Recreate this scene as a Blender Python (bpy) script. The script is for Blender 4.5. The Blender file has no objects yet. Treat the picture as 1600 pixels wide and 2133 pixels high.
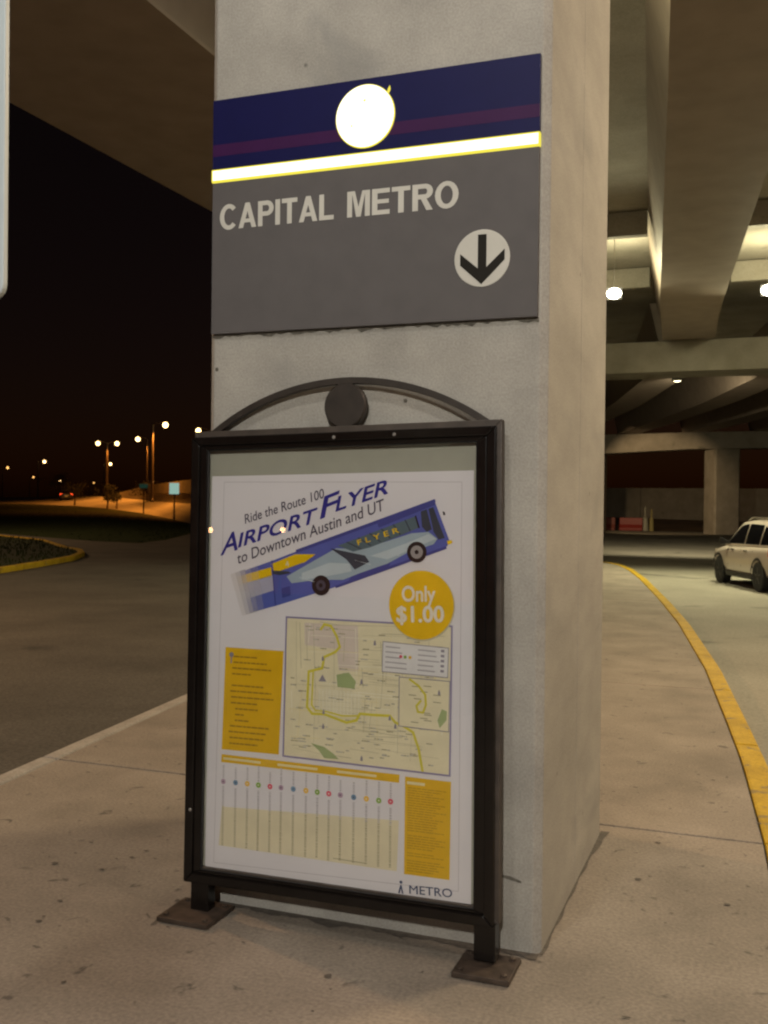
import bpy, bmesh, math, random
from mathutils import Vector, Matrix
random.seed(7)
S = bpy.context.scene
COL = S.collection
rad = math.radians

# ------------------------------------------------------------------ camera
cam_d = bpy.data.cameras.new('camera'); cam = bpy.data.objects.new('camera', cam_d); COL.objects.link(cam)
cam_d.sensor_fit = 'VERTICAL'; cam_d.sensor_height = 24.0
cam_d.lens = 24.0 * 2104.3 / 2133.0
cam_d.clip_start = 0.05; cam_d.clip_end = 2000
_yaw, _pitch, _roll = .3572, -.0081, .0111
_f = Vector((-math.sin(_yaw)*math.cos(_pitch), math.cos(_yaw)*math.cos(_pitch), math.sin(_pitch)))
_r = Vector((math.cos(_yaw), math.sin(_yaw), 0)); _u = _r.cross(_f)
_r2 = _r*math.cos(_roll) + _u*math.sin(_roll); _u2 = -_r*math.sin(_roll) + _u*math.cos(_roll)
cam.matrix_world = Matrix(((_r2.x, _u2.x, -_f.x, 0), (_r2.y, _u2.y, -_f.y, 0), (_r2.z, _u2.z, -_f.z, 1.6), (0, 0, 0, 1)))
cam_d.dof.use_dof = True; cam_d.dof.focus_distance = 3.6; cam_d.dof.aperture_fstop = 5.6
S.camera = cam

# ------------------------------------------------------------------ world: a night sky, next to black
W = bpy.data.worlds.new('World'); S.world = W; W.use_nodes = True
nt = W.node_tree; nt.nodes.clear()
sky = nt.nodes.new('ShaderNodeTexSky'); sky.sky_type = 'NISHITA'; sky.sun_disc = False
sky.sun_elevation = rad(4); sky.sun_rotation = rad(200)
bg = nt.nodes.new('ShaderNodeBackground'); bg.inputs['Strength'].default_value = 0.0028
tint = nt.nodes.new('ShaderNodeMix'); tint.data_type = 'RGBA'; tint.blend_type = 'MULTIPLY'
tint.inputs['Factor'].default_value = 1.0; tint.inputs[7].default_value = (1.0, .42, .40, 1)
wo = nt.nodes.new('ShaderNodeOutputWorld')
nt.links.new(sky.outputs[0], tint.inputs[6]); nt.links.new(tint.outputs[2], bg.inputs[0]); nt.links.new(bg.outputs[0], wo.inputs[0])
S.view_settings.view_transform = 'Standard'; S.view_settings.look = 'None'
S.view_settings.exposure = 0.0; S.view_settings.gamma = 1.0; S.view_settings.use_curve_mapping = False
S.render.filter_size = 2.2
S.cycles.filter_width = 2.2
S.cycles.sample_clamp_indirect = 4.0
S.cycles.max_bounces = 8

# ------------------------------------------------------------------ helpers
def link(o, parent=None):
    COL.objects.link(o)
    if parent is not None: o.parent = parent
    return o

def tag(o, label=None, cat=None, group=None, kind=None):
    if label: o['label'] = label
    if cat: o['category'] = cat
    if group: o['group'] = group
    if kind: o['kind'] = kind
    return o

def empty(name, loc=(0, 0, 0), label=None, cat=None, group=None, kind=None, rz=0.0, mat=None):
    o = bpy.data.objects.new(name, None); o.empty_display_size = .1
    if mat is not None: o.matrix_world = mat
    else:
        o.location = loc; o.rotation_euler = (0, 0, rz)
    COL.objects.link(o)
    return tag(o, label, cat, group, kind)

class MB:
    def __init__(s): s.v = []; s.f = []; s.m = []
    def poly(s, pts, mi=0):
        b = len(s.v); s.v += [tuple(p) for p in pts]; s.f.append(tuple(range(b, b+len(pts)))); s.m.append(mi)
    def raw(s, vs, fs, mi=0):
        b = len(s.v); s.v += [tuple(p) for p in vs]
        for f in fs: s.f.append(tuple(i+b for i in f)); s.m.append(mi)
    def box(s, x0, x1, y0, y1, z0, z1, mi=0):
        v = [(x0,y0,z0),(x1,y0,z0),(x1,y1,z0),(x0,y1,z0),(x0,y0,z1),(x1,y0,z1),(x1,y1,z1),(x0,y1,z1)]
        s.raw(v, [(0,3,2,1),(4,5,6,7),(0,1,5,4),(1,2,6,5),(2,3,7,6),(3,0,4,7)], mi)
    def loft(s, rings, mi=0, cap=True, closed=True):
        n = len(rings[0]); b = len(s.v)
        for r in rings: s.v += [tuple(p) for p in r]
        for k in range(len(rings)-1):
            for i in range(n if closed else n-1):
                j = (i+1) % n
                s.f.append((b+k*n+i, b+k*n+j, b+(k+1)*n+j, b+(k+1)*n+i)); s.m.append(mi)
        if cap and closed:
            s.f.append(tuple(b+i for i in reversed(range(n)))); s.m.append(mi)
            s.f.append(tuple(b+(len(rings)-1)*n+i for i in range(n))); s.m.append(mi)
    def prism(s, pts, z0, z1, mi=0):
        s.loft([[(p[0], p[1], z0) for p in pts], [(p[0], p[1], z1) for p in pts]], mi)
    def tube(s, path, r, n=10, mi=0):
        path = [Vector(p) for p in path]
        rr = r if isinstance(r, (list, tuple)) else [r]*len(path)
        rings = []
        for i, p in enumerate(path):
            d = (path[min(i+1, len(path)-1)] - path[max(i-1, 0)]).normalized()
            a = d.cross(Vector((0, 0, 1)))
            if a.length < 1e-4: a = d.cross(Vector((0, 1, 0)))
            a.normalize(); c = d.cross(a)
            rings.append([p + (a*math.cos(2*math.pi*k/n) + c*math.sin(2*math.pi*k/n))*rr[i] for k in range(n)])
        s.loft(rings, mi)
    def lathe(s, prof, centre=(0, 0, 0), axis='z', n=24, mi=0):
        rings = []
        for (r, h) in prof:
            ring = []
            for k in range(n):
                a = 2*math.pi*k/n; c, d = r*math.cos(a), r*math.sin(a)
                if axis == 'z': p = (c, d, h)
                elif axis == 'y': p = (c, h, -d)
                else: p = (h, c, d)
                ring.append((p[0]+centre[0], p[1]+centre[1], p[2]+centre[2]))
            rings.append(ring)
        s.loft(rings, mi)
    def build(s, name, mats, parent=None, bevel=0.0, smooth=False, seg=2, normals=True):
        me = bpy.data.meshes.new(name); me.from_pydata(s.v, [], s.f); me.update()
        if not isinstance(mats, (list, tuple)): mats = [mats]
        for m in mats: me.materials.append(m)
        for p, i in zip(me.polygons, s.m): p.material_index = i
        if normals or bevel:
            bm = bmesh.new(); bm.from_mesh(me)
            if normals: bmesh.ops.recalc_face_normals(bm, faces=bm.faces)
            if bevel:
                ed = [e for e in bm.edges if len(e.link_faces) == 2 and e.calc_face_angle(0) > .5]
                bmesh.ops.bevel(bm, geom=ed, offset=bevel, segments=seg, profile=.6, affect='EDGES', clamp_overlap=True)
            bm.to_mesh(me); bm.free()
        if smooth:
            for p in me.polygons: p.use_smooth = True
        o = bpy.data.objects.new(name, me); return link(o, parent)

# ------------------------------------------------------------------ materials
def newmat(name):
    m = bpy.data.materials.new(name); m.use_nodes = True
    return m, m.node_tree, m.node_tree.nodes['Principled BSDF']

def plain(name, col, rough=.5, metal=0.0, emit=None, estr=0.0, noise=.12, nscale=14, bump=.0, coat=0.0, spec=.5):
    m, t, b = newmat(name)
    b.inputs['Roughness'].default_value = rough; b.inputs['Metallic'].default_value = metal
    b.inputs['Coat Weight'].default_value = coat; b.inputs['Specular IOR Level'].default_value = spec
    if emit:
        b.inputs['Emission Color'].default_value = (*emit, 1); b.inputs['Emission Strength'].default_value = estr
    tc = t.nodes.new('ShaderNodeTexCoord'); n = t.nodes.new('ShaderNodeTexNoise')
    n.inputs['Scale'].default_value = nscale; n.inputs['Detail'].default_value = 6
    t.links.new(tc.outputs['Object'], n.inputs['Vector'])
    r = t.nodes.new('ShaderNodeValToRGB')
    r.color_ramp.elements[0].position = .3; r.color_ramp.elements[1].position = .7
    r.color_ramp.elements[0].color = (*[c*(1-noise) for c in col], 1)
    r.color_ramp.elements[1].color = (*[min(1, c*(1+noise*.6)) for c in col], 1)
    t.links.new(n.outputs['Fac'], r.inputs[0]); t.links.new(r.outputs[0], b.inputs['Base Color'])
    if bump:
        bp = t.nodes.new('ShaderNodeBump'); bp.inputs['Strength'].default_value = bump; bp.inputs['Distance'].default_value = .01
        t.links.new(n.outputs['Fac'], bp.inputs['Height']); t.links.new(bp.outputs[0], b.inputs['Normal'])
    return m

def mottled(name, dark, light, scale=3.0, speck=90.0, speck_amt=.18, stains=None, stain_scale=9.0, stain_at=.66,
            bump=.25, rough=.88, stretch=(1, 1, 1), spec=.35, rings=None, stain_mix=.75, soft=.07):
    """cast or paved mineral surface: broad tone drift, fine grain, stains with shapes of their own, grain in relief"""
    m, t, b = newmat(name); L = t.links.new
    b.inputs['Roughness'].default_value = rough; b.inputs['Specular IOR Level'].default_value = spec
    tc = t.nodes.new('ShaderNodeTexCoord'); mp = t.nodes.new('ShaderNodeMapping'); mp.inputs['Scale'].default_value = stretch
    L(tc.outputs['Object'], mp.inputs['Vector'])
    n1 = t.nodes.new('ShaderNodeTexNoise'); n1.inputs['Scale'].default_value = scale; n1.inputs['Detail'].default_value = 8; n1.inputs['Roughness'].default_value = .62
    L(mp.outputs[0], n1.inputs['Vector'])
    r1 = t.nodes.new('ShaderNodeValToRGB'); r1.color_ramp.elements[0].position = .32; r1.color_ramp.elements[1].position = .68
    r1.color_ramp.elements[0].color = (*dark, 1); r1.color_ramp.elements[1].color = (*light, 1)
    L(n1.outputs['Fac'], r1.inputs[0])
    n2 = t.nodes.new('ShaderNodeTexNoise'); n2.inputs['Scale'].default_value = speck; n2.inputs['Detail'].default_value = 3
    L(tc.outputs['Object'], n2.inputs['Vector'])
    mr = t.nodes.new('ShaderNodeMapRange'); mr.inputs[1].default_value = .3; mr.inputs[2].default_value = .7
    mr.inputs[3].default_value = 1-speck_amt; mr.inputs[4].default_value = 1+speck_amt
    L(n2.outputs['Fac'], mr.inputs[0])
    mx = t.nodes.new('ShaderNodeMix'); mx.data_type = 'RGBA'; mx.blend_type = 'MULTIPLY'; mx.inputs['Factor'].default_value = 1
    cmb = t.nodes.new('ShaderNodeCombineColor')
    for i in range(3): L(mr.outputs[0], cmb.inputs[i])
    L(r1.outputs[0], mx.inputs[6]); L(cmb.outputs[0], mx.inputs[7])
    out = mx.outputs[2]
    if stains:
        n3 = t.nodes.new('ShaderNodeTexNoise'); n3.inputs['Scale'].default_value = stain_scale; n3.inputs['Detail'].default_value = 4
        n3.inputs['Distortion'].default_value = .6
        L(mp.outputs[0], n3.inputs['Vector'])
        r3 = t.nodes.new('ShaderNodeMapRange'); r3.inputs[1].default_value = stain_at; r3.inputs[2].default_value = stain_at+soft
        L(n3.outputs['Fac'], r3.inputs[0])
        m3 = t.nodes.new('ShaderNodeMix'); m3.data_type = 'RGBA'; m3.inputs[7].default_value = (*stains, 1)
        sc = t.nodes.new('ShaderNodeMath'); sc.operation = 'MULTIPLY'; sc.inputs[1].default_value = stain_mix
        L(r3.outputs[0], sc.inputs[0]); L(sc.outputs[0], m3.inputs['Factor']); L(out, m3.inputs[6]); out = m3.outputs[2]
    if rings:
        vo = t.nodes.new('ShaderNodeTexVoronoi'); vo.inputs['Scale'].default_value = rings
        L(tc.outputs['Object'], vo.inputs['Vector'])
        r4 = t.nodes.new('ShaderNodeMapRange'); r4.inputs[1].default_value = .015; r4.inputs[2].default_value = .05
        r4.inputs[3].default_value = .45; r4.inputs[4].default_value = 1.0
        L(vo.outputs['Distance'], r4.inputs[0])
        m4 = t.nodes.new('ShaderNodeMix'); m4.data_type = 'RGBA'; m4.blend_type = 'MULTIPLY'; m4.inputs['Factor'].default_value = 1
        c4 = t.nodes.new('ShaderNodeCombineColor')
        for i in range(3): L(r4.outputs[0], c4.inputs[i])
        L(out, m4.inputs[6]); L(c4.outputs[0], m4.inputs[7]); out = m4.outputs[2]
    L(out, b.inputs['Base Color'])
    bp = t.nodes.new('ShaderNodeBump'); bp.inputs['Strength'].default_value = bump; bp.inputs['Distance'].default_value = .006
    ad = t.nodes.new('ShaderNodeMath'); ad.operation = 'ADD'
    L(n1.outputs['Fac'], ad.inputs[0]); L(n2.outputs['Fac'], ad.inputs[1]); L(ad.outputs[0], bp.inputs['Height']); L(bp.outputs[0], b.inputs['Normal'])
    return m

def glow(name, col, strength):
    m = bpy.data.materials.new(name); m.use_nodes = True; t = m.node_tree; t.nodes.clear()
    e = t.nodes.new('ShaderNodeEmission'); e.inputs[0].default_value = (*col, 1); e.inputs[1].default_value = strength
    o = t.nodes.new('ShaderNodeOutputMaterial'); t.links.new(e.outputs[0], o.inputs[0]); return m

def pane_mat(name, tintc=(1, 1, 1), ior=1.5, rough=0.0, opac=0.0, dirt=None):
    m = bpy.data.materials.new(name); m.use_nodes = True; t = m.node_tree; t.nodes.clear()
    tr = t.nodes.new('ShaderNodeBsdfTransparent'); tr.inputs[0].default_value = (*tintc, 1)
    gl = t.nodes.new('ShaderNodeBsdfGlossy'); gl.inputs['Roughness'].default_value = rough
    fr = t.nodes.new('ShaderNodeFresnel'); fr.inputs[0].default_value = ior
    mx = t.nodes.new('ShaderNodeMixShader'); o = t.nodes.new('ShaderNodeOutputMaterial')
    t.links.new(fr.outputs[0], mx.inputs[0]); t.links.new(tr.outputs[0], mx.inputs[1]); t.links.new(gl.outputs[0], mx.inputs[2])
    t.links.new(mx.outputs[0], o.inputs[0]); return m

M = {}
M['pillar'] = mottled('cast_concrete', (.29, .277, .25), (.42, .402, .362), 2.6, 120, .12, (.225, .225, .215), 3.2, .58, .13, stretch=(1, .38, .9), rings=4.5, stain_mix=.5, soft=.16)
M['bridge'] = mottled('bridge_concrete', (.24, .22, .18), (.34, .31, .26), 1.1, 40, .12, (.16, .15, .12), 1.5, .66, .2)
M['girder'] = plain('weathered_girder_paint', (.29, .235, .19), .62, noise=.14, nscale=2.0, bump=.1)
M['slab'] = mottled('pavement_concrete', (.185, .157, .128), (.29, .248, .203), 1.3, 70, .17, (.07, .06, .052), 11, .65, .4, rings=5)
M['dark_marks'] = plain('dark_marks', (.10, .085, .07), .9, noise=.35, nscale=40)
M['bed'] = plain('joint_sand', (.06, .052, .042), .95, noise=.3, nscale=30)
M['kerb'] = mottled('kerb_concrete', (.26, .235, .205), (.37, .34, .30), 3, 60, .14, (.2, .18, .15), 5, .66, .2)
M['yellow_kerb'] = mottled('yellow_road_paint', (.34, .215, .010), (.50, .325, .018), 3, 50, .16, (.17, .13, .07), 7, .60, .2, rough=.75, spec=.15)
M['asphalt'] = mottled('asphalt', (.060, .054, .045), (.098, .089, .075), .6, 45, .35, (.03, .028, .025), .8, .64, .5)
M['roadway'] = mottled('worn_concrete_roadway', (.20, .185, .15), (.29, .27, .22), .35, 30, .18, (.085, .08, .066), .5, .6, .3)
M['ramp'] = mottled('ramp_concrete', (.22, .20, .17), (.34, .31, .27), .12, 4, .12, (.15, .13, .1), .2, .62, .1)
M['soil'] = plain('dark_ground', (.022, .02, .014), .95, noise=.4, nscale=.3)
M['dirt'] = plain('bare_dirt_bank', (.16, .10, .055), .95, noise=.35, nscale=.6, bump=.3)
M['grass'] = plain('short_grass', (.022, .030, .011), .95, noise=.18, nscale=.5, bump=.0, spec=.1)
M['leaf'] = plain('dark_foliage', (.016, .018, .009), .7, noise=.4, nscale=2)
M['bark'] = plain('bark', (.08, .055, .035), .9, noise=.3, nscale=6)
M['black'] = plain('black_powder_coat', (.008, .0065, .0058), .2, noise=.3, nscale=22, bump=.05, coat=.0, spec=.35)
M['brown_metal'] = plain('dusty_black_metal', (.030, .023, .018), .5, noise=.3, nscale=18, bump=.05)
M['lip'] = plain('worn_case_side', (.062, .049, .040), .5, noise=.35, nscale=14, bump=.04)
M['plate'] = plain('grimy_steel_plate', (.075, .055, .043), .5, metal=.3, noise=.45, nscale=22, bump=.15)
M['backing'] = plain('display_backing', (.36, .36, .29), .7, noise=.05)
M['paper'] = plain('poster_paper', (.73, .70, .71), .65, noise=.03, nscale=3)
M['aluminium'] = plain('pale_painted_aluminium', (.50, .57, .60), .45, noise=.06, nscale=4)
M['galv'] = plain('galvanised_steel', (.33, .32, .30), .45, metal=.6, noise=.2, nscale=9)
M['lamp_metal'] = plain('lamp_post_metal', (.08, .06, .045), .5, metal=.2, noise=.15)
M['bead'] = plain('old_sealant', (.13, .12, .10), .9, noise=.5, nscale=40, bump=.3)
M['glass'] = pane_mat('clear_pane')
M['sodium'] = glow('sodium_lens', (1.0, .62, .24), 8.0)
M['sodium_far'] = glow('far_sodium_lens', (1.0, .50, .14), 2.4)
M['halide'] = glow('metal_halide_lens', (1.0, .97, .74), 26.0)
M['halide_small'] = glow('small_soffit_lens', (1.0, .86, .50), 7.0)
def C(hexs):
    h = [int(hexs[i:i+2], 16)/255 for i in (0, 2, 4)]
    return tuple(((c+.055)/1.055)**2.4 if c > .04045 else c/12.92 for c in h)
def ink(name, col, rough=.6): 
    M[name] = plain(name, col, rough, noise=.06, nscale=12, spec=.15); return M[name]

# flat print, text
def text2d(body, bold=0.0):
    cu = bpy.data.curves.new('lettering', 'FONT'); cu.body = body; cu.offset = bold; cu.resolution_u = 4
    o = bpy.data.objects.new('lettering', cu); COL.objects.link(o)
    dg = bpy.context.evaluated_depsgraph_get(); dg.update()
    me = bpy.data.meshes.new_from_object(o.evaluated_get(dg))
    vs = [(v.co.x, v.co.y) for v in me.vertices]; fs = [tuple(p.vertices) for p in me.polygons]
    bpy.data.objects.remove(o); bpy.data.curves.remove(cu); bpy.data.meshes.remove(me)
    return vs, fs
_caph = {}
def text_quad(mb, body, A, B, T, y, mi=0, bold=0.0, slant=0.0, asis=False):
    """lettering from A to B along the baseline; T is the point one capital height above A"""
    if 0 not in _caph:
        hv, _ = text2d('H', 0); _caph[0] = (min(v[1] for v in hv), max(v[1] for v in hv))
    h0, h1 = _caph[0]
    vs, fs = text2d(body, 0); x0 = min(v[0] for v in vs); x1 = max(v[0] for v in vs)
    A, B, T = Vector(A), Vector(B), Vector(T); E = B-A; Hn = T-A
    E_u = E.normalized()
    if not asis: Hn = Hn - E_u*Hn.dot(E_u) + E_u*(slant*Hn.length)
    shifts = [(0, 0)] if not bold else [(bold*1.1*math.cos(a), bold*1.1*math.sin(a)) for a in (0, .79, 1.57, 2.36, 3.14, 3.93, 4.71, 5.5)]
    for k, (dx, dy) in enumerate(shifts):
        out = []
        for vx, vy in vs:
            q = A + E*((vx+dx-x0)/(x1-x0)) + Hn*((vy+dy-h0)/(h1-h0)); out.append((q.x, y-k*2.5e-5, q.y))
        mb.raw(out, fs, mi)

def grotesque(mb, body, A, B, T, y, w=.205, mi=0):
    """heavy sans lettering drawn from strokes and bowls, one polygon set per letter"""
    wd = {'C': .84, 'A': .80, 'P': .70, 'I': .21, 'T': .68, 'L': .62, 'M': .86, 'E': .66, 'R': .74, 'O': .84}
    gap = .075; tot = sum(wd[c] for c in body)+gap*(len(body)-1)-(gap*.65 if 'C' in body else 0)
    A, B, T = Vector(A), Vector(B), Vector(T); ex = (B-A)/tot; ey = (T-A)
    n = [0]
    def put(pts, ox):
        n[0] += 1
        flat(mb, [tuple(A+ex*(ox+p[0])+ey*p[1]) for p in pts], y-n[0]*1.2e-5, mi)
    def arc(ox, cx, cy, rx, ry, a0, a1, wx, wy, k=20):
        for i in range(k):
            t0, t1 = rad(a0+(a1-a0)*i/k), rad(a0+(a1-a0)*(i+1)/k)
            put([(cx+rx*math.cos(t0), cy+ry*math.sin(t0)), (cx+rx*math.cos(t1), cy+ry*math.sin(t1)), (cx+(rx-wx)*math.cos(t1), cy+(ry-wy)*math.sin(t1)), (cx+(rx-wx)*math.cos(t0), cy+(ry-wy)*math.sin(t0))], ox)
    def rect(ox, a, b, c, d): put([(a, c), (b, c), (b, d), (a, d)], ox)
    h_ = w*.86; x = 0
    for c in body:
        W_ = wd[c]
        if c in 'CO': arc(x, W_/2, .5, W_/2, .52, *((42, 318) if c == 'C' else (0, 360)), w, h_)
        if c == 'A':
            put([(0, 0), (w, 0), (W_/2+.10, 1), (W_/2-.10, 1)], x); put([(W_-w, 0), (W_, 0), (W_/2+.10, 1), (W_/2-.10, 1)], x); rect(x, .17, W_-.17, .21, .36)
        if c in 'PR':
            rect(x, 0, w, 0, 1); t_ = .40 if c == 'P' else .43; r_ = (1-t_)/2
            rect(x, w, W_-r_*.9, 1-h_, 1); rect(x, w, W_-r_*.9, t_, t_+h_); arc(x, W_-r_*.9-.03, t_+r_, r_*.9+.03, r_, -90, 90, w, h_)
            if c == 'R': put([(W_*.42, t_), (W_*.42+w, t_), (W_, 0), (W_-w*1.12, 0)], x)
        if c == 'I': rect(x, 0, W_, 0, 1)
        if c == 'T': rect(x, 0, W_, 1-h_, 1); rect(x, W_/2-w/2, W_/2+w/2, 0, 1-h_)
        if c == 'L': rect(x, 0, w, 0, 1); rect(x, w, W_, 0, h_)
        if c == 'E': rect(x, 0, w, 0, 1); rect(x, w, W_, 0, h_); rect(x, w, W_, 1-h_, 1); rect(x, w, W_*.95, .5-h_*.42, .5+h_*.48)
        if c == 'M':
            rect(x, 0, w*.92, 0, 1); rect(x, W_-w*.92, W_, 0, 1)
            put([(w*.92, 1), (w*.92-.02, 1), (W_/2-w*.42, 0), (W_/2+w*.42, 0), (w*.92+.10, 1)], x); put([(W_-w*.92, 1), (W_-w*.92+.02, 1), (W_/2+w*.42, 0), (W_/2-w*.42, 0), (W_-w*.92-.10, 1)], x)
        x += W_+(gap if c not in 'C' else gap*.35)

def flat(mb, pts, y, mi=0): mb.poly([(p[0], y, p[1]) for p in pts], mi)
def disc(mb, c, r, y, mi=0, n=32): flat(mb, [(c[0]+r*math.cos(2*math.pi*k/n), c[1]+r*math.sin(2*math.pi*k/n)) for k in range(n)], y, mi)
def stroke(mb, pts, w, y, mi=0):
    pts = [Vector(p) for p in pts]
    for i in range(len(pts)-1):
        a, b = pts[i], pts[i+1]; d = (b-a)
        if d.length < 1e-6: continue
        d.normalize(); n = Vector((-d.y, d.x))*w/2; e = d*w*.3
        flat(mb, [a-n-e, b-n+e, b+n+e, a+n-e], y - i*1e-6, mi)
def outline(mb, pts, w, y, mi=0): stroke(mb, list(pts)+[pts[0]], w, y, mi)
def lerp(a, b, t): return (a[0]+(b[0]-a[0])*t, a[1]+(b[1]-a[1])*t)
def in_quad(q, u, v):   # q: TL TR BR BL, u right, v down
    return lerp(lerp(q[0], q[1], u), lerp(q[3], q[2], u), v)
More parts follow.
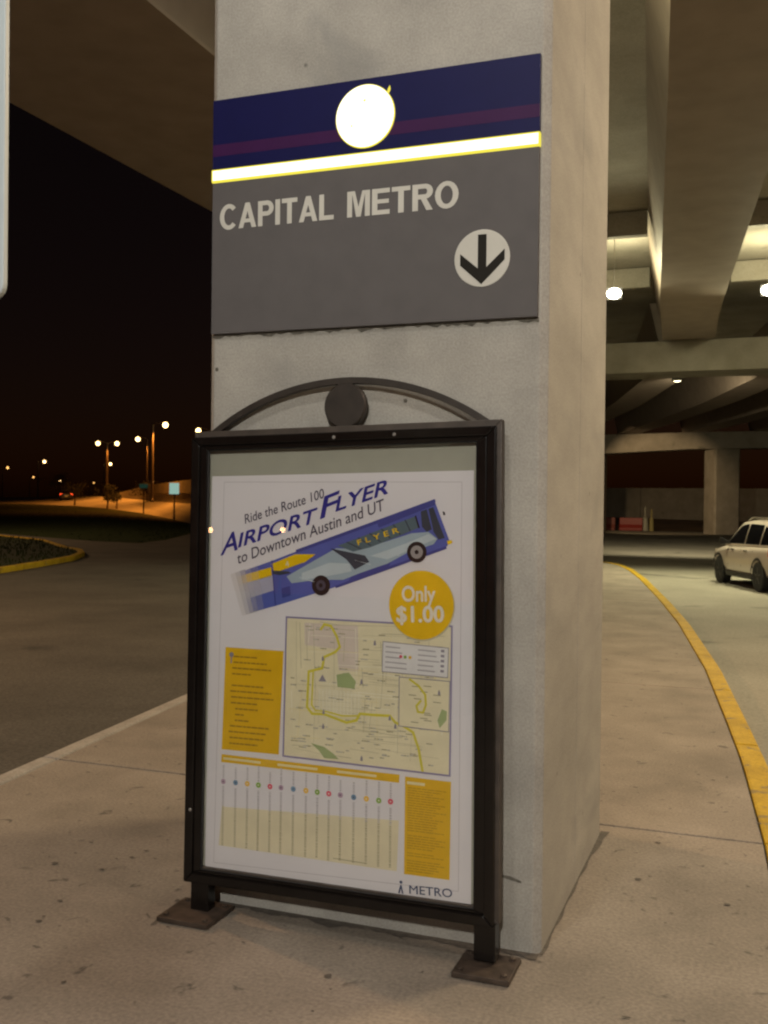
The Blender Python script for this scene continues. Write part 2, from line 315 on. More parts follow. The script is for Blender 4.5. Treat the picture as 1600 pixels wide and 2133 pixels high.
PF = {'t1':[(0.2262, 1.5145), (0.5651, 1.6121), (0.5, 1.6416)],
'A1':[(0.1188, 1.3901), (0.5307, 1.5217), (0.1498, 1.4622)],
'air':[(0.1188, 1.3901), (0.1931, 1.4142), (0.1498, 1.4656)],
'irport':[(0.1975, 1.4223), (0.525, 1.5185), (0.2171, 1.4724)],
'F':[(0.5506, 1.5326), (0.61, 1.5537), (0.5652, 1.6089)],
'lyer':[(0.6142, 1.5601), (0.8225, 1.625), (0.629, 1.6082)],
't3':[(0.195, 1.3568), (0.8096, 1.5639), (0.1943, 1.3889)],
'UT':[(0.7517, 1.5452), (0.8096, 1.5639), (0.7478, 1.5846)],
'bus_body':[(0.1705, 1.3138), (0.3469, 1.372), (0.4529, 1.4097), (1.0058, 1.5959), (1.0656, 1.4467), (1.0496, 1.4269), (0.6196, 1.278), (0.3758, 1.2021), (0.2231, 1.1621)],
'bus_tail':[(0.1705, 1.3138), (0.3469, 1.372), (0.3648, 1.2005), (0.2231, 1.1621)],
'bus_yel':[(0.3434, 1.3594), (0.4458, 1.3979), (0.5326, 1.3987), (0.4899, 1.3691), (0.3589, 1.3262)],
'bus_yel2':[(0.1875, 1.3054), (0.3436, 1.3476), (0.3473, 1.3102), (0.2056, 1.2791)],
'bus_tailgrey':[(0.1958, 1.2742), (0.3501, 1.3168), (0.3586, 1.2593), (0.2069, 1.2127)],
'bus_plane':[(0.4107, 1.3126), (0.5044, 1.3628), (0.6176, 1.422), (0.7015, 1.4194), (0.811, 1.4454), (0.918, 1.4783), (0.984, 1.4834), (1.0182, 1.4587), (1.004, 1.4389), (0.9055, 1.4085), (0.8254, 1.367), (0.7165, 1.3307), (0.6473, 1.3041), (0.5341, 1.3019), (0.4331, 1.287)],
'bus_light':[(0.4761, 1.3268), (0.5901, 1.3672), (0.6744, 1.365), (0.6818, 1.3365), (0.5766, 1.3156), (0.4765, 1.3008)],
'bus_light2':[(0.757, 1.3945), (0.8383, 1.4204), (0.9183, 1.449), (0.9841, 1.4759), (1.0136, 1.4587), (0.9054, 1.4147), (0.8252, 1.3827)],
'bus_glass':[(0.6245, 1.4316), (0.934, 1.5406), (0.9476, 1.4989), (0.8513, 1.4613), (0.7566, 1.4261), (0.6878, 1.4097)],
'bus_glass2':[(0.9537, 1.5579), (0.9766, 1.5652), (0.997, 1.4927), (0.9774, 1.4834), (0.9588, 1.502)],
'bus_glass3':[(0.9832, 1.567), (1.0015, 1.5731), (1.0461, 1.4619), (1.0234, 1.4557), (1.0036, 1.4834)],
'bus_wing':[(0.5928, 1.4218), (0.7364, 1.3956), (0.7538, 1.3724), (0.6956, 1.3431), (0.6603, 1.3808)],
'bus_dark1':[(0.3476, 1.3345), (0.4177, 1.3323), (0.4324, 1.3261), (0.3812, 1.3174), (0.3515, 1.3215)],
'bus_dark2':[(0.3894, 1.2665), (0.4259, 1.2771), (0.4302, 1.2414), (0.3937, 1.2307)],
'bus_dark3':[(0.682, 1.3225), (0.8389, 1.3734), (0.8257, 1.345), (0.6684, 1.2949)],
'bus_roof':[(0.7829, 1.5135), (1.0059, 1.5947), (1.0105, 1.5823), (0.7899, 1.4989)],
'flyer':[(0.7083, 1.4334), (0.8713, 1.482), (0.7045, 1.4525)],
'w1':[(0.9399, 1.41), (0.9768, 1.4103)],
'w2':[(0.5572, 1.2818), (0.597, 1.2826)],
'mirror':[(1.0368, 1.5586), (1.0453, 1.5542), (1.0473, 1.5438), (1.0395, 1.5438)],
'corner':[(1.0545, 1.4515), (1.0726, 1.454), (1.0752, 1.4436), (1.0573, 1.4374)],
'badge':[(0.9583, 1.2192), (1.0816, 1.2226)],
'only':[(0.886, 1.2308), (1.0124, 1.2342), (0.8855, 1.2837)],
'price':[(0.8661, 1.1556), (1.0454, 1.1618), (0.8655, 1.2116)],
'map':[(0.4132, 1.1581), (1.0758, 1.1465), (1.0719, 0.6181), (0.4078, 0.6331)],
'pink':[(0.4889, 1.1396), (0.7088, 1.1374), (0.7155, 0.9676), (0.6344, 0.9674), (0.6243, 1.0452), (0.4921, 1.056)],
'park':[(0.6256, 0.9505), (0.6752, 0.9614), (0.7044, 0.9303), (0.6985, 0.903), (0.6308, 0.9056)],
'river':[(0.5239, 0.6906), (0.5793, 0.6802), (0.6161, 0.6586), (0.639, 0.6401), (0.5799, 0.6392), (0.5566, 0.666)],
'route':[(0.559, 1.1171), (0.5726, 1.1358), (0.6002, 1.131), (0.6236, 1.0947), (0.6378, 1.054), (0.6198, 1.0351), (0.5744, 1.014), (0.5658, 0.9721), (0.5105, 0.9568), (0.5051, 0.8235), (0.5269, 0.8), (0.5775, 0.8018), (0.6324, 0.7867), (0.6687, 0.777), (0.7089, 0.788), (0.722, 0.8133), (0.7664, 0.8123), (0.8408, 0.8133), (0.8628, 0.7908), (0.8974, 0.7789), (0.9319, 0.76), (0.9538, 0.7023), (0.9689, 0.6261)],
'route2':[(0.5291, 0.9578), (0.5245, 0.833), (0.5405, 0.8134), (0.5865, 0.8123), (0.6504, 0.8003), (0.7221, 0.8052)],
'legend':[(0.8115, 1.0818), (1.0639, 1.0686), (1.0615, 0.9637), (0.8093, 0.9725)],
'legdots':[(0.8818, 1.0301), (0.8991, 1.0293), (0.918, 1.0286)],
'inset':[(0.8766, 0.956), (1.0699, 0.9508), (1.0665, 0.7724), (0.8767, 0.7798)],
'hook':[(0.9171, 0.9502), (0.9515, 0.9282), (0.9773, 0.898), (0.9802, 0.8625), (0.9694, 0.8341), (0.9499, 0.8351), (0.9437, 0.8562), (0.9605, 0.8755)],
'ingreen':[(1.0244, 0.8102), (1.0408, 0.8507), (1.0592, 0.844), (1.0578, 0.8125), (1.033, 0.7833)],
'marks':[(0.779, 1.0764), (1.0294, 0.909), (0.7276, 0.9316), (0.5682, 0.935), (0.7312, 0.6519), (0.5746, 0.8115), (0.5736, 0.7579), (0.8409, 0.8069), (0.8629, 0.7788), (0.5689, 1.0096)],
'ypanel':[(0.1476, 1.0327), (0.4021, 1.0286), (0.3879, 0.6364), (0.1377, 0.6363)],
'bar':[(0.1381, 0.6175), (0.8804, 0.6048), (0.879, 0.5752), (0.1367, 0.5874)],
'dots':[(0.1482, 0.5132), (0.2026, 0.514), (0.2544, 0.5146), (0.3029, 0.514), (0.3529, 0.5129), (0.4004, 0.5132), (0.4522, 0.5131), (0.5054, 0.5124), (0.5525, 0.5112), (0.6001, 0.51), (0.6472, 0.5097), (0.701, 0.5069), (0.7516, 0.5062), (0.8008, 0.5047), (0.8469, 0.5053)],
'cream':[(0.1432, 0.4163), (0.8796, 0.4404), (0.873, 0.2593), (0.1314, 0.2669)],
'ypanel2':[(0.9019, 0.6004), (1.0762, 0.5967), (1.0733, 0.2534), (0.9013, 0.2534)],
'metro':[(0.9225, 0.1886), (1.082, 0.1943), (0.9222, 0.2121)],
'metro2':[(0.926, 0.1872), (1.0844, 0.1948), (0.9257, 0.2164)],
'emblem':[(0.8823, 0.1895), (0.9037, 0.1908), (0.9058, 0.2319), (0.8845, 0.2308)],
'mline':[(0.9632, 0.1729), (1.0838, 0.1761)],
'bord':[(0.1284, 1.6793), (1.1088, 1.6623)],
'bordb':[(0.1109, 0.1986), (1.1063, 0.2185)]}

# ------------------------------------------------------------------ lights for the lamps, real and added
def spot(parent, loc, target, power, col, size=155, blend=.6, radius=.15):
    d = bpy.data.lights.new('lamp_light', 'SPOT'); d.energy = power; d.color = col; d.spot_size = rad(size); d.spot_blend = blend
    d.shadow_soft_size = radius
    o = bpy.data.objects.new('lamp_light', d); COL.objects.link(o)
    o.location = loc; o.rotation_euler = (Vector(target)-Vector(loc)).to_track_quat('-Z', 'Y').to_euler()
    if parent: 
        o.parent = parent; o.matrix_parent_inverse = Matrix.Translation(Vector(parent.location)).inverted()
    return o
def point(parent, loc, power, col, radius=.15):
    d = bpy.data.lights.new('lamp_light', 'POINT'); d.energy = power; d.color = col; d.shadow_soft_size = radius
    o = bpy.data.objects.new('lamp_light', d); COL.objects.link(o); o.location = loc
    if parent:
        o.parent = parent; o.matrix_parent_inverse = Matrix.Translation(Vector(parent.location)).inverted()
    return o

# ------------------------------------------------------------------ ground
mb = MB(); mb.poly([(-900, -300, -.19), (900, -300, -.19), (900, 1200, -.19), (-900, 1200, -.19)])
tag(mb.build('ground', M['soil']), kind='structure')
mb = MB(); mb.poly([(-60, -40, -.17), (-3.6, -40, -.17), (-3.6, 0, -.17), (-4.6, 10, -.17), (-6.6, 24, -.17), (-9, 34, -.17), (-20, 60, -.17), (-34, 60, -.17), (-60, 50, -.17)])
tag(mb.build('road', M['asphalt']), kind='structure')
mb = MB(); mb.poly([(-3, -40, -.162), (60, -40, -.162), (60, 76, -.162), (-30, 76, -.162), (-18, 50, -.162), (-8.5, 33, -.162), (-5, 20, -.162), (-3, 5, -.162)])
tag(mb.build('roadway', M['roadway']), kind='structure')

# pavement island between the two carriageways
LEFT = [(-12, -3.15), (-4, -3.35), (0, -3.62), (3, -3.93), (4.7, -4.15), (7.27, -4.49), (12, -5.2), (20, -6.9), (27, -8.4), (29, -8.0), (30.2, -6.9)]
RIGHT = [(-12, .55), (-4, .52), (0, .42), (3, .30), (5.1, .19), (6.73, .06), (8.05, -.08), (10.5, -.35), (14.4, -.89), (17.6, -1.41), (20, -1.83), (23, -2.36), (26.4, -3.05), (28.2, -3.55), (29.2, -4.0), (30.2, -4.9)]
def xat(tab, y):
    for (y0, x0), (y1, x1) in zip(tab, tab[1:]):
        if y0 <= y <= y1: return x0+(x1-x0)*(y-y0)/(y1-y0)
    return tab[0][1] if y < tab[0][0] else tab[-1][1]
KW = .15
walk = empty('sidewalk', (0, 0, 0), kind='structure')
mb = MB()
ys = [-12+.7*i for i in range(61)]; ys = [y for y in ys if y < 30.15]+[30.15]
pts = [(xat(LEFT, y)+.03, y) for y in ys] + [(xat(RIGHT, y)-.03, y) for y in reversed(ys)]
mb.prism(pts, -.17, -.014); mb.build('joint_bed', M['bed'], walk)
joints = [-12, -7.5, -3.3, .95, 5.14, 9.32, 13.5, 17.7, 21.9, 26.0, 30.15]
g = .007
for a, b in zip(joints, joints[1:]):
    st_ = [a+g] + [y for y in [a+.6*k for k in range(1, 9)] if y < b-.1] + [b-g]
    pts = [(xat(LEFT, y)+KW+g, y) for y in st_] + [(xat(RIGHT, y)-KW-g, y) for y in reversed(st_)]
    mb = MB(); mb.prism(pts, -.013, random.uniform(-.0015, .0015)); mb.build('paving_slab', M['slab'], walk, bevel=.006)
for side, tab, s, mat in (('l', LEFT, 1, M['kerb']), ('r', RIGHT, -1, M['yellow_kerb'])):
    for a, b in zip(joints, joints[1:]):
        for k in range(2):
            y0 = a+(b-a)*k/2+.004; y1 = a+(b-a)*(k+1)/2-.004
            st_ = [y0+(y1-y0)*i/6 for i in range(7)]
            kw_ = .115 if side == 'l' else KW
            pts = [(xat(tab, y)+(KW-kw_ if side == 'l' else 0), y) for y in st_]+[(xat(tab, y)+s*KW, y) for y in reversed(st_)]
            mb = MB(); mb.prism(pts, -.168, .006+random.uniform(-.001, .001)); mb.build('kerb_stone', mat, walk, bevel=.018)
# flat nose kerb
mb = MB(); mb.prism([(-6.9, 30.16), (-4.9, 30.16), (-5.3, 30.5), (-6.4, 30.5)], -.168, .004); mb.build('kerb_stone', M['kerb'], walk, bevel=.02)

# left grass islands
isl = [(-15.6, 12), (-17.0, 19.4), (-17.9, 22.1), (-18.8, 24.5), (-20.0, 26.6), (-21.3, 28.2), (-23, 29.6), (-27.8, 34.3), (-34.4, 38.4), (-48, 44), (-48, 12)]
cx = sum(p[0] for p in isl)/len(isl); cy = sum(p[1] for p in isl)/len(isl)
def shrink(p, k): 
    d = Vector((cx-p[0], cy-p[1])).normalized(); return (p[0]+d.x*k, p[1]+d.y*k)
island = empty('traffic_island', (0, 0, 0), kind='structure')
inner = [shrink(p, .24) for p in isl]
for i in range(len(isl)-1):
    a, b, c, d = isl[i], isl[i+1], inner[i+1], inner[i]
    n = 2 if i else 3
    for k in range(n):
        q = [lerp(a, b, k/n+.002), lerp(a, b, (k+1)/n-.002), lerp(d, c, (k+1)/n-.002), lerp(d, c, k/n+.002)]
        mb = MB(); mb.prism(q, -.175, -.02); mb.build('kerb_stone', M['yellow_kerb'], island, bevel=.03)
mb = MB(); mb.prism(inner, -.175, -.06)
for _ in range(7000):
    x = random.uniform(-34, -15.5); y = random.uniform(12, 38)
    ins = False; j = len(inner)-1
    for i in range(len(inner)):
        if (inner[i][1] > y) != (inner[j][1] > y) and x < (inner[j][0]-inner[i][0])*(y-inner[i][1])/(inner[j][1]-inner[i][1])+inner[i][0]: ins = not ins
        j = i
    if ins:
        a = random.uniform(0, 6.28); h = random.uniform(.05, .13); w = .03
        mb.poly([(x-w*math.cos(a), y-w*math.sin(a), -.06), (x+w*math.cos(a), y+w*math.sin(a), -.06), (x+random.uniform(-.05, .05), y+random.uniform(-.05, .05), -.06+h)])
tag(mb.build('grass', M['grass'], normals=False), 'short dark grass filling the yellow kerbed island', 'grass', kind='stuff')

FRONT = [(-14.5, 39.5, -.165), (-20, 43.5, -.165), (-29.5, 48.5, -.165), (-25.6, 40, -.165), (-24.5, 36.2, -.165), (-27.3, 36.9, -.165), (-36.4, 41.8, -.165), (-48, 47, -.165), (-70, 52, -.165)]
RIDGE = [(-18.92, 40.96, -.16), (-26.07, 48.96, -.15), (-39.43, 65.32, -.07), (-49.21, 77.69, .04), (-60.22, 89.59, .35), (-69.91, 96.65, .73), (-79.33, 103.81, .91), (-91.69, 109.88, 1.04), (-106.31, 109.76, 1.02)]
FAR = [(-28.61, 61.9, .56), (-37.95, 71.23, 1.08), (-49.97, 82.75, 1.38), (-60.17, 94.96, 1.47), (-74.58, 110.93, 1.72), (-91.54, 125.95, 2.24), (-105.32, 136.82, 2.25), (-118.87, 142.44, 2.04), (-136.69, 141.12, 1.88)]
TOP = [(-28.65, 61.91, 3.63), (-37.98, 71.24, 3.74), (-50.0, 82.76, 3.72), (-60.2, 94.97, 3.72), (-74.61, 110.94, 3.57), (-77.6, 114.07, 1.77)]
mb = MB(); N = 10
FR = [FRONT[min(i, 8)] for i in range(9)]
grid = []
for i in range(9):
    a, b = Vector(FR[i]), Vector(RIDGE[i])
    grid.append([a.lerp(b, k/N)+Vector((0, 0, .012*math.sin(k*2.1+i) if 0 < k < N else 0)) for k in range(N+1)])
for i in range(8):
    for k in range(N): mb.poly([grid[i][k], grid[i+1][k], grid[i+1][k+1], grid[i][k+1]])
def on_grid():
    i = random.randrange(8); k = random.random()*N*.7; k0 = int(k); fr = k-k0; t = random.random()
    return (grid[i][k0].lerp(grid[i+1][k0], t)).lerp(grid[i][k0+1].lerp(grid[i+1][k0+1], t), fr)
for _ in range(1800):
    p = on_grid(); a = random.uniform(0, 6.28); w = .04
    mb.poly([p+Vector((-w*math.cos(a), -w*math.sin(a), 0)), p+Vector((w*math.cos(a), w*math.sin(a), 0)), p+Vector((random.uniform(-.1, .1), random.uniform(-.1, .1), random.uniform(.04, .10)))])
tag(mb.build('grass', M['grass'], normals=False), 'dark grass mound on the far side of the left road', 'grass', kind='stuff')
mb = MB()
for i in range(8):
    a, b = Vector(RIDGE[i])-Vector((0, 0, .25)), Vector(RIDGE[i+1])-Vector((0, 0, .25)); c, d = Vector(FAR[i+1]), Vector(FAR[i])
    for k in range(4):
        mb.poly([a.lerp(d, k/4), b.lerp(c, k/4), b.lerp(c, (k+1)/4), a.lerp(d, (k+1)/4)])
tag(mb.build('ramp_road', M['ramp']), kind='structure')
# concrete wall along the ramp, with a ledge
rw = empty('ramp_wall', FAR[3], 'long orange lit concrete wall with a dark rail beside the far ramp', 'wall')
def wl(p): return Vector(p)-Vector(FAR[3])
for i in range(5):
    a, b, c, d = wl(FAR[i]), wl(FAR[i+1]), wl(TOP[i+1]), wl(TOP[i])
    mb = MB(); n = Vector((b.y-a.y, a.x-b.x, 0)).normalized()*.3
    if n.y > 0: pass
    g0 = (b-a)*.003
    mb.loft([[a+g0, b-g0, c-g0, d+g0], [a+g0+n, b-g0+n, c-g0+n, d+g0+n]]); mb.build('wall_panel', M['ramp'], rw)
mb = MB()
for i in range(4):
    a, b = wl(FAR[i]).lerp(wl(TOP[i]), .45), wl(FAR[i+1]).lerp(wl(TOP[i+1]), .45)
    mb.tube([a+Vector((.2, -.3, 0)), b+Vector((.2, -.3, 0))], .06, 6)
mb.build('rail', M['bark'], rw)

# ------------------------------------------------------------------ overpass
def gx(y):     # centre line of the second girder
    tab = [(-14, .95), (0, .5), (10, -.14), (15.6, -.69), (25.6, -1.67), (30.8, -2.06), (40, -3.6), (50, -6.2), (60, -9.4), (71, -13.2)]
    for (y0, x0), (y1, x1) in zip(tab, tab[1:]):
        if y0 <= y <= y1: return x0+(x1-x0)*(y-y0)/(y1-y0)
    return tab[-1][1]
bridge = empty('overpass', (0, 0, 0), 'concrete road overpass on girders crossing above the pavement and right road', 'bridge')
def girder(offset, y0, y1, zb=6.5, w=1.45, name='girder', flare=.28, h=1.45):
    mb = MB(); rings = []; n = max(2, int((y1-y0)/2.5)); fl = []
    for k in range(n+1):
        y = y0+(y1-y0)*k/n; c = (gx(y)+offset) if offset is not None else -7.22
        rings.append([(c-w/2+.06, y, zb+.05), (c+w/2-.06, y, zb+.05), (c+w/2+flare, y, zb+h), (c-w/2-flare, y, zb+h)])
        fl.append([(c-w/2, y, zb), (c+w/2, y, zb), (c+w/2, y, zb+.047), (c-w/2, y, zb+.047)])
    mb.loft(rings); g_ = mb.build(name, M['girder'], bridge)
    mb = MB(); mb.loft(fl); mb.build('bottom_flange', M['girder'], g_)
    return g_
girder(None, -14, 30.7, w=3.05, flare=.12)
for off in (0, 4.55, 9.1):
    girder(off, -14, 30.7)
for off in (-7.6, -3.8, 0, 4.2, 8.4, 12.6):
    girder(off, 32.5, 69.5)
# deck
mb = MB(); rings = []
for k in range(30):
    y = -14+k*86/29; c = gx(y) if y > 31 else 0
    xl, xr = (-9.6, 14) if y < 31.5 else (c-8.6, c+16)
    rings.append([(xl, y, 7.96), (xr, y, 7.96), (xr, y, 8.3), (xl, y, 8.3)])
mb.loft(rings); mb.build('deck', M['bridge'], bridge)
for side in (-9.55,):
    mb = MB(); mb.box(side, side+.25, -14, 31, 8.31, 9.2); mb.build('parapet', M['bridge'], bridge, bevel=.03)
# cross frames between girders
for y in (22.3, 27.6):
    for (a, b) in ((gx(y)+1.02, gx(y)+3.5), (-5.5, gx(y)-1.02), (gx(y)+5.6, gx(y)+8.0)):
        mb = MB(); mb.box(a, b, y-.11, y+.11, 7.42, 7.93); mb.build('cross_beam', M['bridge'], bridge)
# bent caps
for (x0, x1, y0, y1, z0, z1) in ((-2.25, 11, 3.5, 5.05, 5.62, 6.48), (-9.3, 11, 30.8, 32.4, 5.58, 6.49)):
    mb = MB(); mb.box(x0, x1, y0, y1, z0, z1); mb.build('bent_cap', M['bridge'], bridge, bevel=.03)
mb = MB(); mb.loft([[(-22, 69.9, 4.7), (-10, 69, 5.15), (-4.3, 69, 5.42), (9, 69, 5.5), (9, 69, 6.55), (-4.3, 69, 6.5), (-10, 69, 6.42), (-22, 69.9, 6.3)],
                   [(-22, 71.5, 4.7), (-10, 70.7, 5.15), (-4.3, 70.7, 5.42), (9, 70.7, 5.5), (9, 70.7, 6.55), (-4.3, 70.7, 6.5), (-10, 70.7, 6.42), (-22, 71.5, 6.3)]])
mb.build('bent_cap', M['bridge'], bridge)

# near pillar
PX0, PX1, PY0, PY1 = -2.088, -.716, 3.5545, 5.0
pil = empty('concrete_pillar', (PX1, PY0, 0), 'big square concrete pillar in front, carrying the transit sign', 'pillar')
ch = .028
loc = [(PX0+ch, PY0), (PX1-ch, PY0), (PX1, PY0+ch), (PX1, PY1-ch), (PX1-ch, PY1), (PX0+ch, PY1), (PX0, PY1-ch), (PX0, PY0+ch)]
loc = [(x-PX1, y-PY0) for x, y in loc]
mb = MB(); mb.prism(loc, -.02, 5.6); mb.build('shaft', M['pillar'], pil, bevel=.006)
# board marks and small holes left by the formwork
for dy, wd in ((.71, .002),):
    mb = MB(); mb.box(-.001, .0008, dy-wd, dy+wd, .01, 5.55); mb.build('form_line', M['pillar'], pil)
for (x, z) in ((-.16, 1.745), (-.53, 1.985), (-1.33, 2.13), (-.21, .34)):
    mb = MB(); mb.lathe([(.0, -.0015), (.008, -.0015), (.005, .0006), (0, .0006)], (x, 0, z), 'y', 10); mb.build('tie_hole', M['bead'], pil)
mb = MB(); mb.raw([(-.155, -.0012, .262), (-.07, -.0012, .247), (-.07, -.0012, .255), (-.11, -.0012, .267), (-.155, -.0012, .269)], [(0, 1, 2, 3, 4)]); mb.build('scratch', M['bead'], pil)

random.seed(21)
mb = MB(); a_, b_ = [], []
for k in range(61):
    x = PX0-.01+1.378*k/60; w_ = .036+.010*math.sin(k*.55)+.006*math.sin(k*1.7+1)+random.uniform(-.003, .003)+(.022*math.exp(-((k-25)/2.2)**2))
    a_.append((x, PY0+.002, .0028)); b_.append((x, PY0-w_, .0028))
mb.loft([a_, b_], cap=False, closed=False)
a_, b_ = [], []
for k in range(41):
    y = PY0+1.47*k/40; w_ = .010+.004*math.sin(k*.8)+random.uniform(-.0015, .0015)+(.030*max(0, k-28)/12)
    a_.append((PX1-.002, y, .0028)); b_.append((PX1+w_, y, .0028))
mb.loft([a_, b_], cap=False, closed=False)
tag(mb.build('dark_marks', M['dark_marks'], walk, normals=False), kind='stuff')  # ragged dark strips along the pillar foot, wider towards the back
mb = MB()
for _ in range(300):
    x, y = random.uniform(-3.4, .1), 1.5+5.5*random.random()**1.6; r_ = random.choice((.004, .006, .008, .011, .016)); n_ = 7
    if PX0-.03 < x < PX1+.03 and PY0-.05 < y < PY1: continue
    a0_ = random.uniform(0, 6); e_ = random.uniform(.35, 1)
    mb.poly([(x+r_*random.uniform(.6, 1.2)*math.cos(a0_+2*math.pi*k/n_), y+e_*r_*random.uniform(.6, 1.2)*math.sin(a0_+2*math.pi*k/n_), .0032) for k in range(n_)])
tag(mb.build('gum_spots', M['dark_marks'], walk, normals=False), kind='stuff')
# far pillars
def far_pillar(x, y, a, rot, h, label):
    e = empty('concrete_pillar', (x, y, -.17), label, 'pillar', 'pillars under the far end of the overpass', rz=rot)
    c = a*.06; q = [(-a/2+c, -a/2), (a/2-c, -a/2), (a/2, -a/2+c), (a/2, a/2-c), (a/2-c, a/2), (-a/2+c, a/2), (-a/2, a/2-c), (-a/2, -a/2+c)]
    mb = MB(); mb.prism(q, 0, h); mb.build('shaft', M['bridge'], e)
far_pillar(-2.45, 70.2, 1.74, rad(26.6), 5.6, 'distant square pillar standing behind the white car')
far_pillar(-10.95, 70.4, 1.74, 0, 5.3, 'distant pillar peeping out past the right edge of the big pillar')

# ------------------------------------------------------------------ floodlights below the deck
def floodlight(loc, label, aim, power, col, lens, size=(.34, .2), group='floodlights under the overpass', spotsize=160, radius=.12):
    e = empty('floodlight', loc, label, 'floodlight', group)
    d = (Vector(aim)-Vector(loc)); rot = d.to_track_quat('-Z', 'Y').to_matrix().to_4x4()
    w, h = size
    def R_(p): return tuple(rot @ Vector(p))
    mb = MB(); ring0 = [R_(p) for p in ((-w/2, -h/2, 0), (w/2, -h/2, 0), (w/2, h/2, 0), (-w/2, h/2, 0))]
    ring1 = [R_(p) for p in ((-w*.3, -h*.3, .16), (w*.3, -h*.3, .16), (w*.3, h*.3, .16), (-w*.3, h*.3, .16))]
    mb.loft([ring0, ring1]); mb.build('housing', M['galv'], e)
    mb = MB(); n = 18
    mb.loft([[R_((w*.46*math.cos(2*math.pi*k/n), h*.46*math.sin(2*math.pi*k/n), -.012)) for k in range(n)],
             [R_((w*.30*math.cos(2*math.pi*k/n), h*.30*math.sin(2*math.pi*k/n), -.075)) for k in range(n)]]); mb.build('lens', lens, e)
    mb = MB(); mb.tube([R_((0, 0, .16)), (0, 0, .45), (0, 0, 7.95-loc[2])], .009, 6); mb.build('bracket', M['galv'], e)
    if power: spot(e, Vector(loc)+d.normalized()*.14, aim, power, col, spotsize, .5, radius)
    return e
WARM = (1.0, .74, .54); NEUT = (1.0, .95, .86); GREEN = (1.0, .93, .58)
floodlight((-3.27, 23.9, 6.55), 'bright floodlight beside the right edge of the big pillar', (-1.5, 12, 2), 0, GREEN, M['halide'], (.36, .27))
floodlight((.10, 25.2, 6.68), 'bright floodlight at the right edge right of the wide girder', (.2, 13, 2), 0, GREEN, M['halide'], (.36, .27))
floodlight((-2.95, 38.5, 6.28), 'small warm lamp under the deck beyond the cross beam', (-1.5, 47, -3), 1700, (1.0, .86, .56), M['halide_small'], (.40, .17), spotsize=140)
floodlight((-9.6, 59, 5.9), 'added lamp under the far span of the overpass', (-4.5, 76, .4), 2300, (1.0, .70, .38), M['halide_small'], (.2, .12), spotsize=50)  # added to brighten the far pillar, barriers and bank
for (x, y) in ((-3.3, 24.2), (.12, 25.5)):
    point(None, (x, y, 6.95), 210, GREEN, .2)
    spot(None, (x, y-.25, 6.5), (x+.4, y-5, 0), 2700, GREEN, 165, .4, .15)
# fittings out of view; the first is added in place of the camera flash
for loc, aim, pw, colr, lab, rd in (
    ((1.3, -6.8, 6.2), (-1.5, 4, 1.4), 2350, NEUT, 'added lamp behind the camera, standing in for its flash', .2),
    ((-1.4, .1, 6.35), (-1.3, 2.6, 0), 260, NEUT, 'floodlight hung above the photographer', .25),
    ((3.4, 9.6, 6.4), (-.5, 9.6, 0), 1900, (1.0, .77, .48), 'warm floodlight over the right road', .7),
    ((4.3, 2.2, 6.4), (-.7, 4.2, 1), 560, WARM, 'warm floodlight over the road right of the photographer', .9)):
    floodlight(loc, lab, aim, pw, colr, M['halide_small'], (.36, .24), radius=rd, spotsize=135 if loc[1] > -2 else 160)
spot(None, (-2.7, 8.6, 6.75), (-1.0, 11.2, 7.25), 420, GREEN, 85, .8, .12)

# ------------------------------------------------------------------ far right: bank, wall, barriers
wall = empty('retaining_wall', (-4, 88, -.17), 'brown retaining wall seen below the far end of the overpass', 'wall')
for k in range(7):
    mb = MB(); x0 = -16+k*5.2; mb.box(x0+.02, x0+5.18, 0, .5, 0, 3.35); mb.build('wall_panel', M['bridge'], wall)
mb = MB(); mb.loft([[(-24, 76.5, -.17), (-24, 87.9, .9), (-24, 87.95, -.17)], [(-6, 77, -.17), (-6, 87.9, .55), (-6, 87.95, -.17)], [(14, 79, -.17), (14, 87.9, .2), (14, 87.95, -.17)]])
tag(mb.build('dirt_bank', M['dirt']), kind='structure')
M['barrier_red'] = plain('red_plastic', (.27, .022, .014), .45, noise=.15); M['barrier_dark'] = plain('faded_red_plastic', (.20, .045, .03), .55, noise=.2)
def barrier(x, y, w, mat, label):
    e = empty('traffic_barrier', (x, y, -.165), label, 'barrier', 'plastic road barriers by the far bank')
    prof = [(-.28, 0), (.28, 0), (.28, .18), (.13, .45), (.10, .95), (-.10, .95), (-.13, .45), (-.28, .18)]
    mb = MB(); mb.loft([[(-w/2, p[0], p[1]) for p in prof], [(w/2, p[0], p[1]) for p in prof]]); mb.build('body', mat, e, bevel=.03)
    for s in (-1, 1):
        mb = MB(); mb.box(s*w*.25-.12, s*w*.25+.12, -.27, .27, -.01, .05); mb.build('foot', mat, e)
barrier(-8.9, 75.6, 1.65, M['barrier_red'], 'bright red plastic barrier left of the thin pale posts')
barrier(-10.75, 75.3, 1.5, M['barrier_dark'], 'dull red barrier half behind the big pillar')
M['post_pale'] = plain('pale_post', (.42, .42, .34), .6); M['post_yel'] = plain('pale_yellow_post', (.38, .33, .13), .6)
def post(x, y, h, mat, label, bw):
    e = empty('marker_post', (x, y, -.165), label, 'post', 'marker posts by the far bank')
    mb = MB(); mb.lathe([(bw, 0), (bw, .05), (bw*.75, .9), (bw*.3, .98)], n=14); mb.build('base', mat, e)
    mb = MB(); mb.lathe([(.06, .97), (.055, h), (.02, h+.03)], n=8); mb.build('pole', mat, e)
post(-7.95, 76.0, 1.75, M['post_pale'], 'taller pale marker post right of the red barrier', .27)
post(-7.45, 75.6, 1.55, M['post_yel'], 'yellowish marker post, right of the taller pale post', .17)

